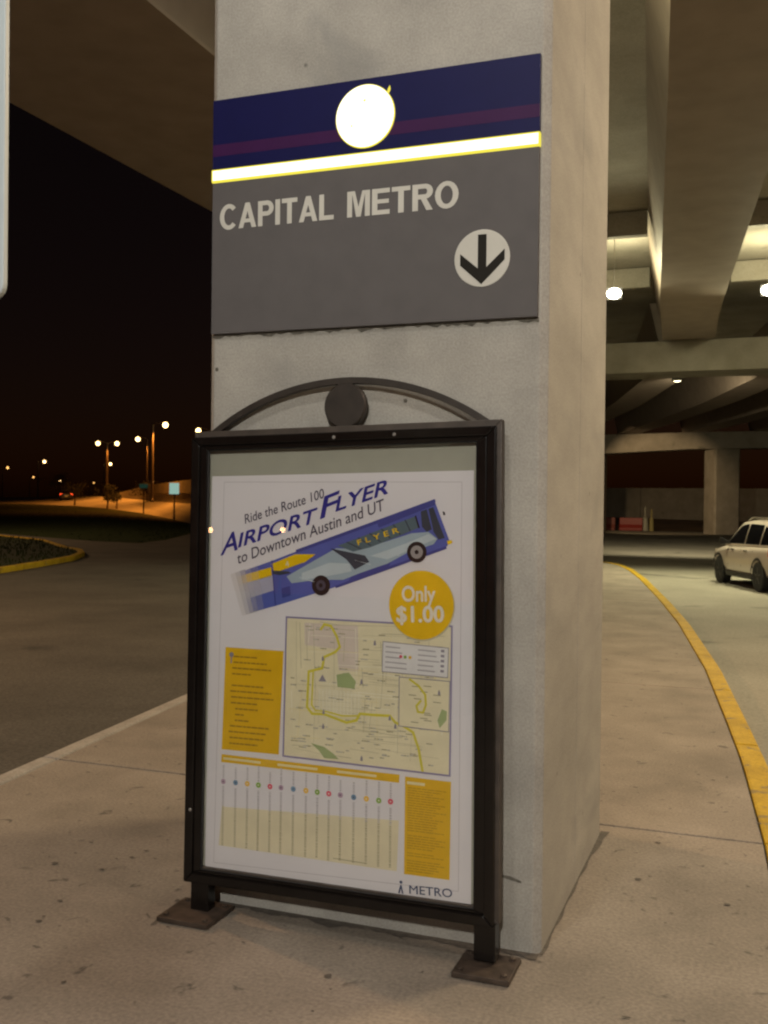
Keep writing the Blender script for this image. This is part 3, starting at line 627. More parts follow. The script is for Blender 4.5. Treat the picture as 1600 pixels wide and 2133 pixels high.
# ------------------------------------------------------------------ cars
def paint(name, col, rough=.3): return plain(name, col, rough, noise=.04, nscale=3, coat=.6)
M['tyre'] = plain('tyre_rubber', (.012, .012, .012), .85, noise=.2); M['rim'] = plain('alloy_rim', (.16, .15, .14), .4, metal=.6, noise=.1)
M['carglass'] = plain('dark_car_glass', (.006, .006, .007), .06, noise=.0, spec=.6); M['trim'] = plain('black_trim', (.012, .011, .011), .6, noise=.1)
M['tail'] = plain('tail_lamp', (.35, .015, .01), .25, emit=(1, .10, .04), estr=.25); M['tail_far'] = glow('lit_tail_lamp', (1.0, .07, .015), 5.0)
M['chrome'] = plain('bright_metal', (.6, .58, .55), .2, metal=1.0)
def make_suv(body_mat, tail_mat, loc, rz, label):
    car = empty('parked_car' if 'dark' in label else 'white_car', loc, label, 'car', rz=rz)
    # x forward, y left; body stations: x, zlow, zbelt, half width low/mid/belt
    stn = [(-2.12, .52, .98, .70, .74, .66), (-2.06, .36, 1.02, .80, .85, .74), (-1.7, .28, 1.02, .86, .91, .80), (-.9, .27, 1.00, .88, .93, .84), (0, .27, .97, .88, .93, .85),
           (.8, .27, .95, .88, .93, .85), (1.15, .27, .96, .87, .92, .82), (1.7, .30, .90, .84, .89, .76), (2.05, .36, .80, .76, .80, .66), (2.16, .46, .68, .62, .66, .55)]
    rings = []
    for x, zl, zb, hl, hm, hb in stn:
        zm = zl+(zb-zl)*.55
        half = [(hl*.92, zl), (hl, zl+.06), (hm, zm), (hm*.99, zb-.10), (hb+.02, zb-.02), (hb*.8, zb+.01)]
        rings.append([(x, -a, b) for a, b in half] + [(x, a, b) for a, b in reversed(half)])
    mb = MB(); mb.loft(rings); body = mb.build('body', body_mat, car, smooth=False)
    m_ = body.modifiers.new('soft', 'SUBSURF'); m_.levels = 1; m_.render_levels = 2
    for p in body.data.polygons: p.use_smooth = True
    # greenhouse
    gh = [(-2.02, 1.00, 1.02, .73, .72), (-1.72, 1.0, 1.50, .78, .60), (-1.3, 1.0, 1.57, .81, .62), (-.3, .98, 1.60, .83, .64), (.3, .97, 1.56, .83, .63), (.62, .96, 1.40, .83, .66), (1.18, .95, .97, .80, .78)]
    rings = []
    for x, z0, z1, h0, h1 in gh:
        half = [(h0, z0-.03), (h0*.5+h1*.5+.012, (z0+z1)/2), (h1+.015, z1-.035), (h1*.8, z1)]
        rings.append([(x, -a, b) for a, b in half]+[(x, a, b) for a, b in reversed(half)])
    mb = MB(); mb.loft(rings); mb.build('roof', body_mat, car, smooth=True)
    def gside(x, z, s):   # outer surface of the greenhouse, slightly proud
        for a, b in zip(gh, gh[1:]):
            if a[0] <= x <= b[0]:
                t = (x-a[0])/(b[0]-a[0]); z0, z1, h0, h1 = [a[i]+(b[i]-a[i])*t for i in range(1, 5)]; break
        zm, zt = (z0+z1)/2, z1-.035; hm = (h0+h1)/2+.012; ht = h1+.015; zl = z0-.03
        y = h0+(hm-h0)*(z-zl)/(zm-zl) if z < zm else hm+(ht-hm)*(z-zm)/(zt-zm)
        return (x, s*(y+.012), z)
    for s in (1, -1):
        for q in ([(-1.62, 1.05), (-1.18, 1.04), (-1.18, 1.47), (-1.52, 1.40)], [(-1.10, 1.04), (-.27, 1.03), (-.27, 1.51), (-1.10, 1.49)], [(-.19, 1.03), (.98, 1.01), (.62, 1.29), (.32, 1.46), (-.19, 1.51)]):
            lo = [q[0], q[1]] if len(q) == 4 else [q[0], q[1]]; hi = [q[3], q[2]] if len(q) == 4 else [q[4], q[1]]
            G_ = []
            for v_ in range(6):
                row = []
                for u_ in range(9):
                    x = q[0][0]+(q[1][0]-q[0][0])*u_/8
                    if len(q) == 4: zt = q[3][1] if x < q[3][0] else q[3][1]+(q[2][1]-q[3][1])*(x-q[3][0])/(q[2][0]-q[3][0]); zt = zt if x >= q[3][0] else q[0][1]+(q[3][1]-q[0][1])*max(0, (x-q[0][0]))/max(.001, q[3][0]-q[0][0])
                    else:
                        tab = [(-.19, 1.51), (.32, 1.46), (.62, 1.29), (.98, 1.015)]; zt = 1.015
                        for (xa, za), (xb, zb_) in zip(tab, tab[1:]):
                            if xa <= x <= xb: zt = za+(zb_-za)*(x-xa)/(xb-xa)
                    zb = q[0][1]+(q[1][1]-q[0][1])*u_/8
                    row.append(gside(x, zb+(max(zt, zb+.004)-zb)*v_/5, s))
                G_.append(row)
            mb = MB()
            for v_ in range(5):
                for u_ in range(8): mb.poly([G_[v_][u_], G_[v_][u_+1], G_[v_+1][u_+1], G_[v_+1][u_]])
            mb.build('window', M['carglass'], car)
        # wheels
        for x in (-1.32, 1.32):
            w = empty('wheel', (x, s*.80, .345)); w.parent = car
            mb = MB(); mb.lathe([(.20, -.115), (.32, -.115), (.345, -.085), (.345, .085), (.32, .115), (.20, .115)], (0, 0, 0), 'y', 28); mb.build('tyre', M['tyre'], w, smooth=False)
            mb = MB(); mb.lathe([(.215, -.09), (.215, .09)], (0, 0, 0), 'y', 24)
            for k in range(5):
                a = 2*math.pi*k/5; mb.box(-.02, .02, s*.085-.02, s*.085+.03, .03, .20)
                for i in range(8):
                    vx, vy, vz = mb.v[-8+i]; mb.v[-8+i] = (vx*math.cos(a)+vz*math.sin(a), vy, -vx*math.sin(a)+vz*math.cos(a))
            mb.build('rim', M['rim'], w)
            mb = MB(); n = 14; arch = [(x+.42*math.cos(math.pi*k/n), s*.928, .345+.42*math.sin(math.pi*k/n)) for k in range(n+1)]
            ins = [(x+.35*math.cos(math.pi*k/n), s*.935, .345+.36*math.sin(math.pi*k/n)) for k in range(n+1)]
            mb.loft([arch, ins], cap=False, closed=False); mb.build('wheel_arch', M['trim'], car)
        mb = MB(); mb.loft([[(-.9, s*.885, .24), (-.9, s*.90, .36), (-.9, s*.80, .24)], [(.88, s*.885, .24), (.88, s*.90, .36), (.88, s*.80, .24)]]); mb.build('sill', M['trim'], car)
        mb = MB(); mb.loft([[(.62, s*(.86+.0), 1.00), (.62, s*.86, 1.06), (.74, s*.86, 1.05), (.76, s*.86, 1.0)], [(.66, s*1.08, 1.0), (.66, s*1.09, 1.17), (.76, s*1.09, 1.16), (.80, s*1.08, 1.02)]]); mb.build('mirror', M['trim'], car, bevel=.02)
        for x in (-.55, .30):
            mb = MB(); mb.box(x-.11, x+.11, s*.925-.018, s*.925+.018, .86, .90); mb.build('door_handle', M['chrome'], car, bevel=.01)
        for x in (-.98, -.23, .66):
            mb = MB(); mb.box(x-.004, x+.004, s*.90-.02, s*.90+.011, .50, .90); mb.build('door_seam', M['trim'], car)
        mb = MB(); mb.loft([[(-2.06, s*.60, .80), (-2.12, s*.60, .98), (-2.02, s*.60, 1.05)], [(-1.86, s*.90, .80), (-1.86, s*.885, .98), (-1.86, s*.83, 1.05)]]); mb.build('tail_lamp', tail_mat, car, bevel=.01)
        mb = MB(); mb.loft([[(2.14, s*.40, .62), (2.10, s*.40, .76)], [(1.88, s*.86, .66), (1.84, s*.82, .84)]], cap=False); mb.build('headlight', M['chrome'], car)
    mb = MB(); mb.poly([(-2.035, -.62, 1.07), (-2.035, .62, 1.07), (-1.76, .53, 1.46), (-1.76, -.53, 1.46)]); mb.build('rear_window', M['carglass'], car)
    mb = MB(); mb.poly([(1.20, -.70, 1.0), (1.20, .70, 1.0), (.66, .58, 1.41), (.66, -.58, 1.41)]); mb.build('windscreen', M['carglass'], car)
    mb = MB(); mb.box(-2.2, -2.03, -.80, .80, .36, .58); mb.build('bumper', M['trim'], car, bevel=.04)
    mb = MB(); mb.box(-2.215, -2.20, -.26, .26, .62, .76); mb.build('number_plate', M['aluminium'], car)
    mb = MB(); mb.box(-1.9, 1.9, -.7, .7, .20, .34); mb.build('underbody', M['trim'], car)
    for s in (1, -1):
        mb = MB(); mb.tube([(-1.45, s*.56, 1.60), (-1.2, s*.56, 1.645), (0, s*.56, 1.655), (.22, s*.56, 1.60)], .018, 6); mb.build('roof_rail', M['chrome'], car)
    return car
M['white_paint'] = paint('cream_white_car_paint', (.47, .405, .35)); M['dark_paint'] = paint('dark_car_paint', (.02, .018, .018))
make_suv(M['white_paint'], M['tail'], (.33, 24.1, -.165), rad(110), 'cream white car on the right road by the yellow kerb').scale = (.95, .95, .94)
make_suv(M['dark_paint'], M['tail_far'], (-97.96, 125.7, 1.55), rad(128), 'far dark car with a glowing red tail lamp on the ramp')

# ------------------------------------------------------------------ street lamps on the left
RV = Vector((.937, .35, 0))
def street_lamp(x, y, zb, zt, arms, label, lens, lit=0, tone=(1.0, .33, .04), cone=150):
    e = empty('street_lamp', (x, y, zb), label, 'street lamp', 'sodium street lamps beyond the left road')
    h = zt-zb
    mb = MB(); mb.lathe([(.22, 0), (.22, .3), (.15, .35), (.085, h+.1)], n=10); mb.build('pole', M['lamp_metal'], e)
    for s in arms:
        d = RV*s
        mb = MB(); mb.tube([(0, 0, h-.1), d*.5+Vector((0, 0, h+.22)), d*.95+Vector((0, 0, h+.26))], .05, 6); mb.build('arm', M['lamp_metal'], e)
        c = d*1.35+Vector((0, 0, h+.2))
        mb = MB(); mb.lathe([(.02, .26), (.22, .22), (.38, .12), (.38, .08)], c, 'z', 14); mb.build('lamp_head', M['lamp_metal'], e)
        r_ = .30
        mb = MB(); mb.lathe([(r_*math.sin(math.pi*(k+.5)/9), -.22+r_*math.cos(math.pi*(k+.5)/9)) for k in range(9)], c, 'z', 14); mb.build('lens', lens, e, smooth=True)
        if lit:
            q = e.location+c+Vector((0, 0, -.75)); spot(e, q, q-Vector((0, 0, 5)), lit*1.5, tone, cone, .35, .3)
for (x, y, zb, zt, arms, lab, ls, lit) in (
    (-87.0, 120.6, 1.9, 9.75, (-1, 1), 'twin armed street lamp, left of the tall pair beside the wall', 'sodium', 1800),
    (-133.9, 184.5, 1.5, 9.6, (1,), 'single street lamp straight below the twin armed one', 'sodium', 0),
    (-75.6, 113.6, 1.6, 9.75, (-1,), 'street lamp with its arm to the left, behind the wall', 'sodium', 3600),
    (-60.8, 92.2, 1.5, 9.75, (1,), 'tallest street lamp, arm to the right above the orange wall', 'sodium', 4600),
    (-59.2, 101.4, 1.5, 9.75, (-1,), 'street lamp touching the left edge of the big pillar', 'sodium', 3600),
    (-142.8, 173.9, 1.5, 9.7, (1,), 'far lamp high above the red tail lamp, to its left', 'sodium', 0),
    (-180.4, 206.2, 1.0, 9.7, (1,), 'dim far lamp nearest the left edge of the photo', 'sodium_far', 0),
    (-243.7, 292.4, 1.0, 9.7, (1,), 'dim far lamp, lower and right of the one at the left edge', 'sodium_far', 0),
    (-277.0, 349.1, .5, 9.7, (1,), 'far lamp just above and left of the red tail lamp', 'sodium', 0),
    (-286.0, 384.3, .5, 9.7, (1,), 'faint far lamp right of the red tail lamp', 'sodium_far', 0),
    (-239.5, 361.4, .5, 9.7, (1,), 'faint far lamp just above the left end of the orange wall', 'sodium_far', 0)):
    street_lamp(x, y, zb, zt, arms, lab, M[ls], lit)
# two unseen lamps added to brighten the left road, island and grass
street_lamp(-15.5, 7.5, -.17, 9.2, (1,), 'added street lamp over the near left road, outside the photo', M['sodium'], 1900, tone=(1.0, .58, .30))
street_lamp(-40, 34, -.17, 9.2, (1,), 'added street lamp left of the yellow kerbed island, outside the photo', M['sodium'], 2600, tone=(1.0, .62, .32), cone=168)
# the two lamps the poster glass mirrors stand behind the photographer
for (x, y, z, lab) in ((-24.0, -29.9, 3.66, 'low globe lamp mirrored at the left edge of the poster glass'), (-21.26, -31.34, 3.82, 'low globe lamp mirrored in the poster title')):
    e = empty('globe_lamp', (x, y, -.17), lab, 'street lamp', 'globe lamps behind the photographer')
    mb = MB(); mb.lathe([(.12, 0), (.12, .25), (.06, .3), (.05, z-.05)], n=10); mb.build('pole', M['lamp_metal'], e)
    mb = MB(); mb.lathe([(.11*math.sin(math.pi*(k+.5)/9), z+.17-.11*math.cos(math.pi*(k+.5)/9)) for k in range(9)], n=14); mb.build('globe', glow('globe_glass', (1.0, .52, .22), 26.0), e, smooth=True)

# small signs beyond the left road
M['glare_green'] = plain('pale_turquoise_sign', (.35, .55, .50), .5, emit=(.42, .70, .60), estr=.62); M['green'] = plain('green_sign', (.04, .16, .11), .5, emit=(.05, .22, .16), estr=.10)  # emission put into both sign faces; the turquoise one only reflects
def small_sign(p, zt, zg, w, h, mat, label):
    e = empty('road_sign', (p[0], p[1], zg), label, 'sign', rz=.42)
    mb = MB(); mb.box(-w/2, w/2, -.03, 0, zt-zg-h/2, zt-zg+h/2); mb.build('sign_face', mat, e, bevel=.03)
    mb = MB(); mb.lathe([(.07, 0), (.06, zt-zg+h/2)], (0, .09, 0), n=8); mb.build('post', M['bark'], e)
small_sign((-42.47, 67.42), 2.6, .1, .74, .86, M['glare_green'], 'bright turquoise sign in front of the orange wall')
small_sign((-59.57, 88.77), 3.15, .3, .85, .42, M['green'], 'dim green sign on a dark post left of the turquoise one')

# ------------------------------------------------------------------ trees beyond the left road
def tree(x, y, z, h, r, label, n=380, squat=1.0):
    e = empty('small_tree', (x, y, z), label, 'tree', 'small dark trees by the far ramp')
    mb = MB(); mb.tube([(0, 0, -.3), (.05, 0, h*.3), (.0, .05, h*.75)], [.13, .09, .04], 7)
    for k in range(5):
        a = k*1.3; mb.tube([(0, 0, h*(.3+.07*k)), (r*.5*math.cos(a), r*.5*math.sin(a), h*(.55+.07*k))], [.05, .015], 5)
    mb.build('trunk', M['bark'], e)
    mb = MB(); cl = [(random.gauss(0, r*.42), random.gauss(0, r*.42), h*(.42+.5*random.random()*squat)) for _ in range(14)]
    for _ in range(n):
        c = random.choice(cl); p = Vector(c)+Vector((random.gauss(0, r*.2), random.gauss(0, r*.2), random.gauss(0, h*.08)))
        a = Vector((random.gauss(0, 1), random.gauss(0, 1), random.gauss(0, 1))).normalized(); b = a.orthogonal().normalized(); s = random.uniform(.07, .16)
        mb.poly([p-a*s, p+b*s*.5, p+a*s, p-b*s*.5])
    mb.build('crown', M['leaf'], e, normals=False)
tree(-67.9, 94.2, .75, 2.7, 1.0, 'small dark tree left of the reddish bush on the mound', 520)
tree(-70.5, 99.6, .9, 2.0, .85, 'low reddish bush right of the small dark tree', 420, .8)
tree(-84.0, 109.5, .9, 3.2, 1.3, 'dark tree between the red tail lamp and the twin lamp', 520)
tree(-101, 128.5, 1.5, 4.2, 2.2, 'dark tree behind the far dark car', 620)
tree(-112, 124.0, 1.2, 4.0, 2.4, 'dark tree left of the far dark car', 620)
tree(-72, 108, 1.2, 3.0, 1.5, 'dark tree at the left end of the orange wall', 560)

# ------------------------------------------------------------------ pale sign panel at the left edge of the photo
pz = empty('sign_panel', (-1.813, 1.86, 0), 'pale grey sign panel with rounded corner cut by the left photo edge', 'sign', rz=.05)
mb = MB(); r = .035; w2 = .183; z0, z1 = 2.06, 2.86
ring = []
for (cx_, cz_, a0) in ((w2-r, z0+r, -90), (w2-r, z1-r, 0), (-w2+r, z1-r, 90), (-w2+r, z0+r, 180)):
    for k in range(6):
        a = rad(a0+90*k/5); ring.append((cx_+r*math.cos(a), cz_+r*math.sin(a)))
mb.loft([[(p[0], -.008, p[1]) for p in ring], [(p[0], .008, p[1]) for p in ring]]); mb.build('panel', M['aluminium'], pz, bevel=.003)
for s in (-.1, .1):
    mb = MB(); mb.lathe([(.012, 2.84), (.012, 6.48)], (s, 0, 0), n=8); mb.build('hanger', M['galv'], pz)

# ------------------------------------------------------------------ transit sign on the pillar
SX0, SX1, SZ0, SZ1, ZS0, ZS1 = -2.063, -.749, 2.268, 3.195, 2.869, 2.920
SY = 3.5345
sign = empty('wall_sign', (SX0, PY0, SZ0), 'blue and grey transit sign with reflective disc and stripe glaring in flash light on the big pillar', 'sign')
def sg(x): return x-SX0
def sz(z): return z-SZ0
YF = SY-PY0
ink('sign_blue', (.0075, .008, .062), .5); ink('sign_purple', (.042, .010, .060), .5); ink('sign_grey', (.112, .105, .106), .6)
ink('letter_white', (.56, .55, .50), .5); ink('arrow_black', (.014, .012, .009), .5)
mb = MB(); mb.box(0, sg(SX1), YF, -.001, sz(ZS1)+.0015, sz(SZ1)); mb.box(.0, sg(SX1), YF-.0006, YF+.0004, sz(2.972), sz(3.018), 1)
mb.build('blue_panel', [M['sign_blue'], M['sign_purple']], sign)
mb = MB(); mb.box(0, sg(SX1), YF, -.001, 0, sz(ZS0)-.0015); mb.build('grey_panel', M['sign_grey'], sign, bevel=.002)
M['glare_white'] = glow('flash_glare_white', (1.0, .99, .90), 1.6); M['glare_yellow'] = glow('flash_glare_yellow', (1.0, .86, .09), 1.0)  # reflective faces of disc and stripe; returned flash light put in as emission
mb = MB(); mb.box(-.004, sg(SX1)+.002, YF-.004, -.001, sz(ZS0), sz(ZS1)); st2 = mb.build('glare_stripe', M['glare_yellow'], sign, bevel=.004)
mb = MB(); mb.box(.004, sg(SX1)-.004, YF-.0055, YF-.0042, sz(ZS0)+.0075, sz(ZS1)-.0065); mb.build('glare_core', M['glare_white'], st2)
mb = MB(); mb.lathe([(.119, YF-.0005), (.119, YF-.005), (.115, YF-.006)], (sg(-1.411), 0, sz(3.053)), 'y', 48); d1 = mb.build('glare_disc', M['glare_yellow'], sign)
mb = MB(); mb.lathe([(.1155, YF-.0062), (.1155, YF-.0075)], (sg(-1.411), 0, sz(3.053)), 'y', 48); mb.build('glare_core', M['glare_white'], d1)
mb = MB(); flat(mb, [(sg(-1.327), sz(3.125)), (sg(-1.316), sz(3.130)), (sg(-1.311), sz(3.142)), (sg(-1.314), sz(3.158)), (sg(-1.322), sz(3.146))], YF-.0012); mb.build('emblem_tip', M['glare_yellow'], sign)
for (x, z, q) in ((-1.412, 3.111, .005), (-1.463, 3.021, .004)):
    mb = MB(); disc(mb, (sg(x), sz(z)), q, YF-.0081, n=8); mb.build('speck', M['glare_yellow'], sign)
mb = MB(); grotesque(mb, 'CAPITAL', (sg(-2.028), sz(2.679)), (sg(-1.536), sz(2.679)), (sg(-2.028), sz(2.777)), YF-.0012); mb.build('lettering', M['letter_white'], sign, normals=False)
mb = MB(); grotesque(mb, 'METRO', (sg(-1.481), sz(2.680)), (sg(-1.043), sz(2.680)), (sg(-1.481), sz(2.777)), YF-.0012); mb.build('lettering', M['letter_white'], sign, normals=False)
mb = MB(); mb.lathe([(.103, YF), (.103, YF-.0022), (.100, YF-.003)], (sg(-.953), 0, sz(2.488)), 'y', 40); rd = mb.build('arrow_disc', M['letter_white'], sign)
mb = MB(); flat(mb, [(sg(x), sz(z)) for x, z in ((-.968, 2.573), (-.968, 2.452), (-1.034, 2.508), (-1.034, 2.466), (-.954, 2.394), (-.869, 2.477), (-.869, 2.516), (-.936, 2.455), (-.936, 2.573))], YF-.0038); mb.build('arrow', M['arrow_black'], rd, normals=False)
# ragged bead of old sealant along the lower edge
mb = MB(); n = 70; a_, b_ = [], []
for k in range(n+1):
    x = -.004+1.32*k/n; t_ = random.uniform(.004, .017)*(1.0 if random.random() > .15 else 1.8)
    a_.append((x, -.0035, -.0025)); b_.append((x, -.0015, -t_))
mb.loft([a_, b_], cap=False, closed=False); mb.build('sealant', M['bead'], sign, normals=False)

# ------------------------------------------------------------------ poster case leaning on the pillar
kw, kl, kr = -.027, .048, .020
ux = Vector((math.cos(kw), math.sin(kw), 0)); n0 = Vector((-math.sin(kw), math.cos(kw), 0))
up = Vector((0, 0, 1))*math.cos(kl)+n0*math.sin(kl)
KU = ux*math.cos(kr)+up*math.sin(kr); KV = -ux*math.sin(kr)+up*math.cos(kr); KN = KU.cross(KV)
KO = Vector((-2.082, 3.415, 0))
KM = Matrix(((KU.x, -KN.x, KV.x, KO.x), (KU.y, -KN.y, KV.y, KO.y), (KU.z, -KN.z, KV.z, KO.z), (0, 0, 0, 1)))
KI = KM.inverted()
case = empty('poster_case', mat=KM, label='black framed poster case with arched top leaning on the big pillar', cat='display case')
def ringbar(mb, o, i, y0, y1, mi=0):
    (a0, b0, a1, b1), (c0, d0, c1, d1) = o, i
    O_ = [(a0, b0), (a1, b0), (a1, b1), (a0, b1)]; I_ = [(c0, d0), (c1, d0), (c1, d1), (c0, d1)]
    for k in range(4):
        j = (k+1) % 4
        mb.loft([[(O_[k][0], y0, O_[k][1]), (O_[j][0], y0, O_[j][1]), (I_[j][0], y0, I_[j][1]), (I_[k][0], y0, I_[k][1])],
                 [(O_[k][0], y1, O_[k][1]), (O_[j][0], y1, O_[j][1]), (I_[j][0], y1, I_[j][1]), (I_[k][0], y1, I_[k][1])]], mi)
def bar(name, o, i, y0, y1, mat, parent, bevel):
    (a0, b0, a1, b1), (c0, d0, c1, d1) = o, i
    O_ = [(a0, b0), (a1, b0), (a1, b1), (a0, b1)]; I_ = [(c0, d0), (c1, d0), (c1, d1), (c0, d1)]
    for k in range(4):
        j = (k+1) % 4; mb = MB()
        mb.loft([[(O_[k][0], y0, O_[k][1]), (O_[j][0], y0, O_[j][1]), (I_[j][0], y0, I_[j][1]), (I_[k][0], y0, I_[k][1])],
                 [(O_[k][0], y1, O_[k][1]), (O_[j][0], y1, O_[j][1]), (I_[j][0], y1, I_[j][1]), (I_[k][0], y1, I_[k][1])]])
        mb.build(name, mat, parent, bevel=bevel)
bar('chassis_side', (-.002, .13, 1.258, 1.881), (.05, .18, 1.20, 1.82), .006, .047, M['lip'], case, .003)
bar('door_rail', (-.004, .121, 1.243, 1.856), (.034, .159, 1.208, 1.822), -.016, .006, M['black'], case, .005)
bar('inner_rail', (.0345, .1595, 1.2075, 1.8215), (.066, .172, 1.170, 1.804), -.009, .006, M['black'], case, .004)
bar('gasket', (.064, .168, 1.172, 1.807), (.069, .174, 1.167, 1.801), -.004, .004, M['trim'], case, .001)
mb = MB(); mb.box(.062, 1.174, .001, .004, .168, 1.808); mb.build('glass_pane', M['glass'], case)
mb = MB(); mb.box(.051, 1.199, .024, .03, .181, 1.819); mb.build('backing_board', M['backing'], case)
# arch
mb = MB(); R1, R0, sc_, tc_ = .981, .956, .640, 1.084
a0, a1 = math.acos((1.226-sc_)/R1), math.acos((.052-sc_)/R1)
rg = []
for k in range(41):
    a = a0+(a1-a0)*k/40; c_, s_ = math.cos(a), math.sin(a)
    rg.append([(sc_+R0*c_, .012, tc_+R0*s_), (sc_+R1*c_, .012, tc_+R1*s_), (sc_+R1*c_, .036, tc_+R1*s_), (sc_+R0*c_, .036, tc_+R0*s_)])
mb.loft(rg); mb.build('arch_bar', M['brown_metal'], case, bevel=.002)
# round finial with a short neck and collar
mb = MB(); mb.lathe([(.0805, .010), (.086, .016), (.086, .034), (.0805, .040)], (.648, 0, 1.958), 'y', 40); mb.build('finial', M['brown_metal'], case)
mb = MB(); mb.loft([[(.613, y_, 1.8805), (.683, y_, 1.8805), (.700, y_, 1.908), (.598, y_, 1.908)] for y_ in (.012, .038)]); mb.build('finial_neck', M['brown_metal'], case, bevel=.004)
mb = MB(); mb.box(.618, .678, .012, .038, 2.036, 2.0415); mb.build('finial_cap', M['brown_metal'], case)
for s0, s1 in ((.029, .106), (1.172, 1.249)):
    mb = MB(); mb.box(s0, s1, -.012, .045, .004, .1305); mb.build('leg', M['black'], case, bevel=.004)
for (x0, x1, y0, y1, k) in ((-2.135, -1.915, 3.292, 3.50, 0), (-.962, -.762, 3.274, 3.462, 1)):
    mb = MB(); mb.box(x0, x1, y0, y1, .003, .021); mb.v = [tuple(KI @ Vector(v)) for v in mb.v]
    bp = mb.build('base_plate', M['plate'], case, bevel=.003)
    for sx in (.12, .88):
        for sy in (.14, .86):
            c = (x0+(x1-x0)*sx, y0+(y1-y0)*sy, .0205); mb = MB(); mb.lathe([(.011, 0), (.011, .008), (.005, .010)], c, 'z', 6); mb.v = [tuple(KI @ Vector(v)) for v in mb.v]
            mb.build('bolt', M['plate'], bp)
for (s, t) in ((.617, 1.836), (.022, .40), (.86, 1.838)):
    mb = MB(); mb.lathe([(.007, -.0165), (.005, -.0185)], (s, 0, t), 'y', 10); mb.build('screw', M['galv'], case)

# ------------------------------------------------------------------ the poster behind the glass
poster = empty('poster', mat=KM, label='white bus poster with a tilted bus and yellow price disc behind glass', cat='poster')
YP = .020
mb = MB(); mb.box(.072, 1.1525, YP, YP+.0015, .169, 1.703); mb.build('paper_sheet', M['paper'], poster)
def Y(l): return YP-.0007*l
inks = {'navy': C('2a2a78'), 'ink_grey': C('5c5866'), 'bus_blue': C('4c5698'), 'bus_dark_blue': C('3d4380'), 'bus_silver': C('8f9ea6'), 'bus_pale': C('a9b3b6'),
        'bus_deep': C('4d5f66'), 'bus_glass_ink': C('343c46'), 'bus_black': C('221f20'), 'bus_yellow': C('d9ab0e'), 'bus_blur': C('9a9aaa'), 'hub_grey': C('8a8684'),
        'badge_yellow': C('ecb408'), 'badge_white': C('f2e6d0'), 'panel_yellow': C('ddaa0c'), 'panel_text': C('b08a20'), 'panel_text2': C('8f7020'), 'map_tan': C('d8cb98'), 'map_pink': C('d6c2b2'),
        'map_green': C('a9ba7c'), 'map_line': C('c8ba88'), 'map_border': C('837c98'), 'route_yellow': C('dcd020'), 'legend_white': C('cfc8bb'), 'mark_grey': C('857f88'),
        'dot_mauve': C('a08898'), 'dot_blue': C('648098'), 'dot_orange': C('d4a43c'), 'dot_green': C('7c9c48'), 'dot_red': C('c05060'), 'cream': C('d2c59a'), 'cream_text': C('a89a70'),
        'faint_line': C('b2aaa8'), 'metro_navy': C('3c4660'), 'light_yellow': C('e6d47a')}
inks.update({'light_yellow': (.76, .66, .36), 'map_tan': (.76, .69, .47), 'map_pink': (.68, .585, .50), 'cream': (.74, .665, .46), 'map_line': (.56, .51, .34), 'cream_text': (.42, .38, .25), 'faint_line': (.45, .42, .43), 'map_pale': (.80, .76, .60), 'map_grey': (.50, .47, .40), 'map_green': (.36, .43, .20),
             'legend_white': (.72, .70, .68), 'route_yellow': (.68, .60, .07), 'badge_yellow': (.80, .50, .012), 'panel_yellow': (.72, .44, .012), 'badge_white': (.78, .72, .62)})
inks.update({'ink_grey': (.075, .07, .10), 'panel_text': (.50, .31, .012)})
for k, v in inks.items(): ink(k, tuple(min(.85, c) for c in v) if k in ('map_tan', 'map_pink', 'cream', 'map_line', 'cream_text', 'map_green', 'map_pale', 'map_grey', 'faint_line', 'ink_grey', 'panel_text', 'light_yellow', 'legend_white', 'route_yellow', 'badge_yellow', 'panel_yellow', 'badge_white') else tuple(min(.8, c*1.3) for c in v))
def veil(name, a):
    m, t, bs = newmat(name); bs.inputs['Base Color'].default_value = (.70, .66, .65, 1); bs.inputs['Roughness'].default_value = .65; bs.inputs['Alpha'].default_value = a; return m
def P_(name, mats, mb, parent=poster): return mb.build(name, [M[m] for m in mats], parent, normals=False)

mb = MB(); outline(mb, [PF['bord'][0], PF['bord'][1], PF['bordb'][1], PF['bordb'][0]], .0016, Y(1)); P_('border_line', ['faint_line'], mb)
# heading
mb = MB(); A, B, T = PF['t1']; d = Vector(B)-Vector(A); nrm = Vector((-d.y, d.x)).normalized()
text_quad(mb, 'Ride the Route 100', A, B, (A[0]-.003, A[1]+.036), Y(2), bold=.006, asis=True); P_('lettering', ['ink_grey'], mb)
mb = MB()
for key, s, hh, b_ in (('air', 'A', .080, .016), ('irport', 'IRPORT', .056, .022), ('F', 'F', .084, .016), ('lyer', 'LYER', .056, .022)):
    A, B, T = PF[key]; T = (A[0]+hh*.20, A[1]+hh)
    text_quad(mb, s, A, B, T, Y(2), bold=b_*.8, asis=True)
P_('lettering', ['navy'], mb)
mb = MB(); A, B, T = PF['t3']; d = Vector(B)-Vector(A); nrm = Vector((-d.y, d.x)).normalized()
text_quad(mb, 'to Downtown Austin and UT', A, B, (A[0]-.003, A[1]+.042), Y(2), bold=.007, asis=True); P_('lettering', ['ink_grey'], mb)
# bus picture
bl = ['bus_blue', 'bus_dark_blue', 'bus_silver', 'bus_pale', 'bus_deep', 'bus_glass_ink', 'bus_black', 'bus_yellow', 'bus_blur', 'hub_grey', 'badge_yellow', 'light_yellow']
mb = MB()
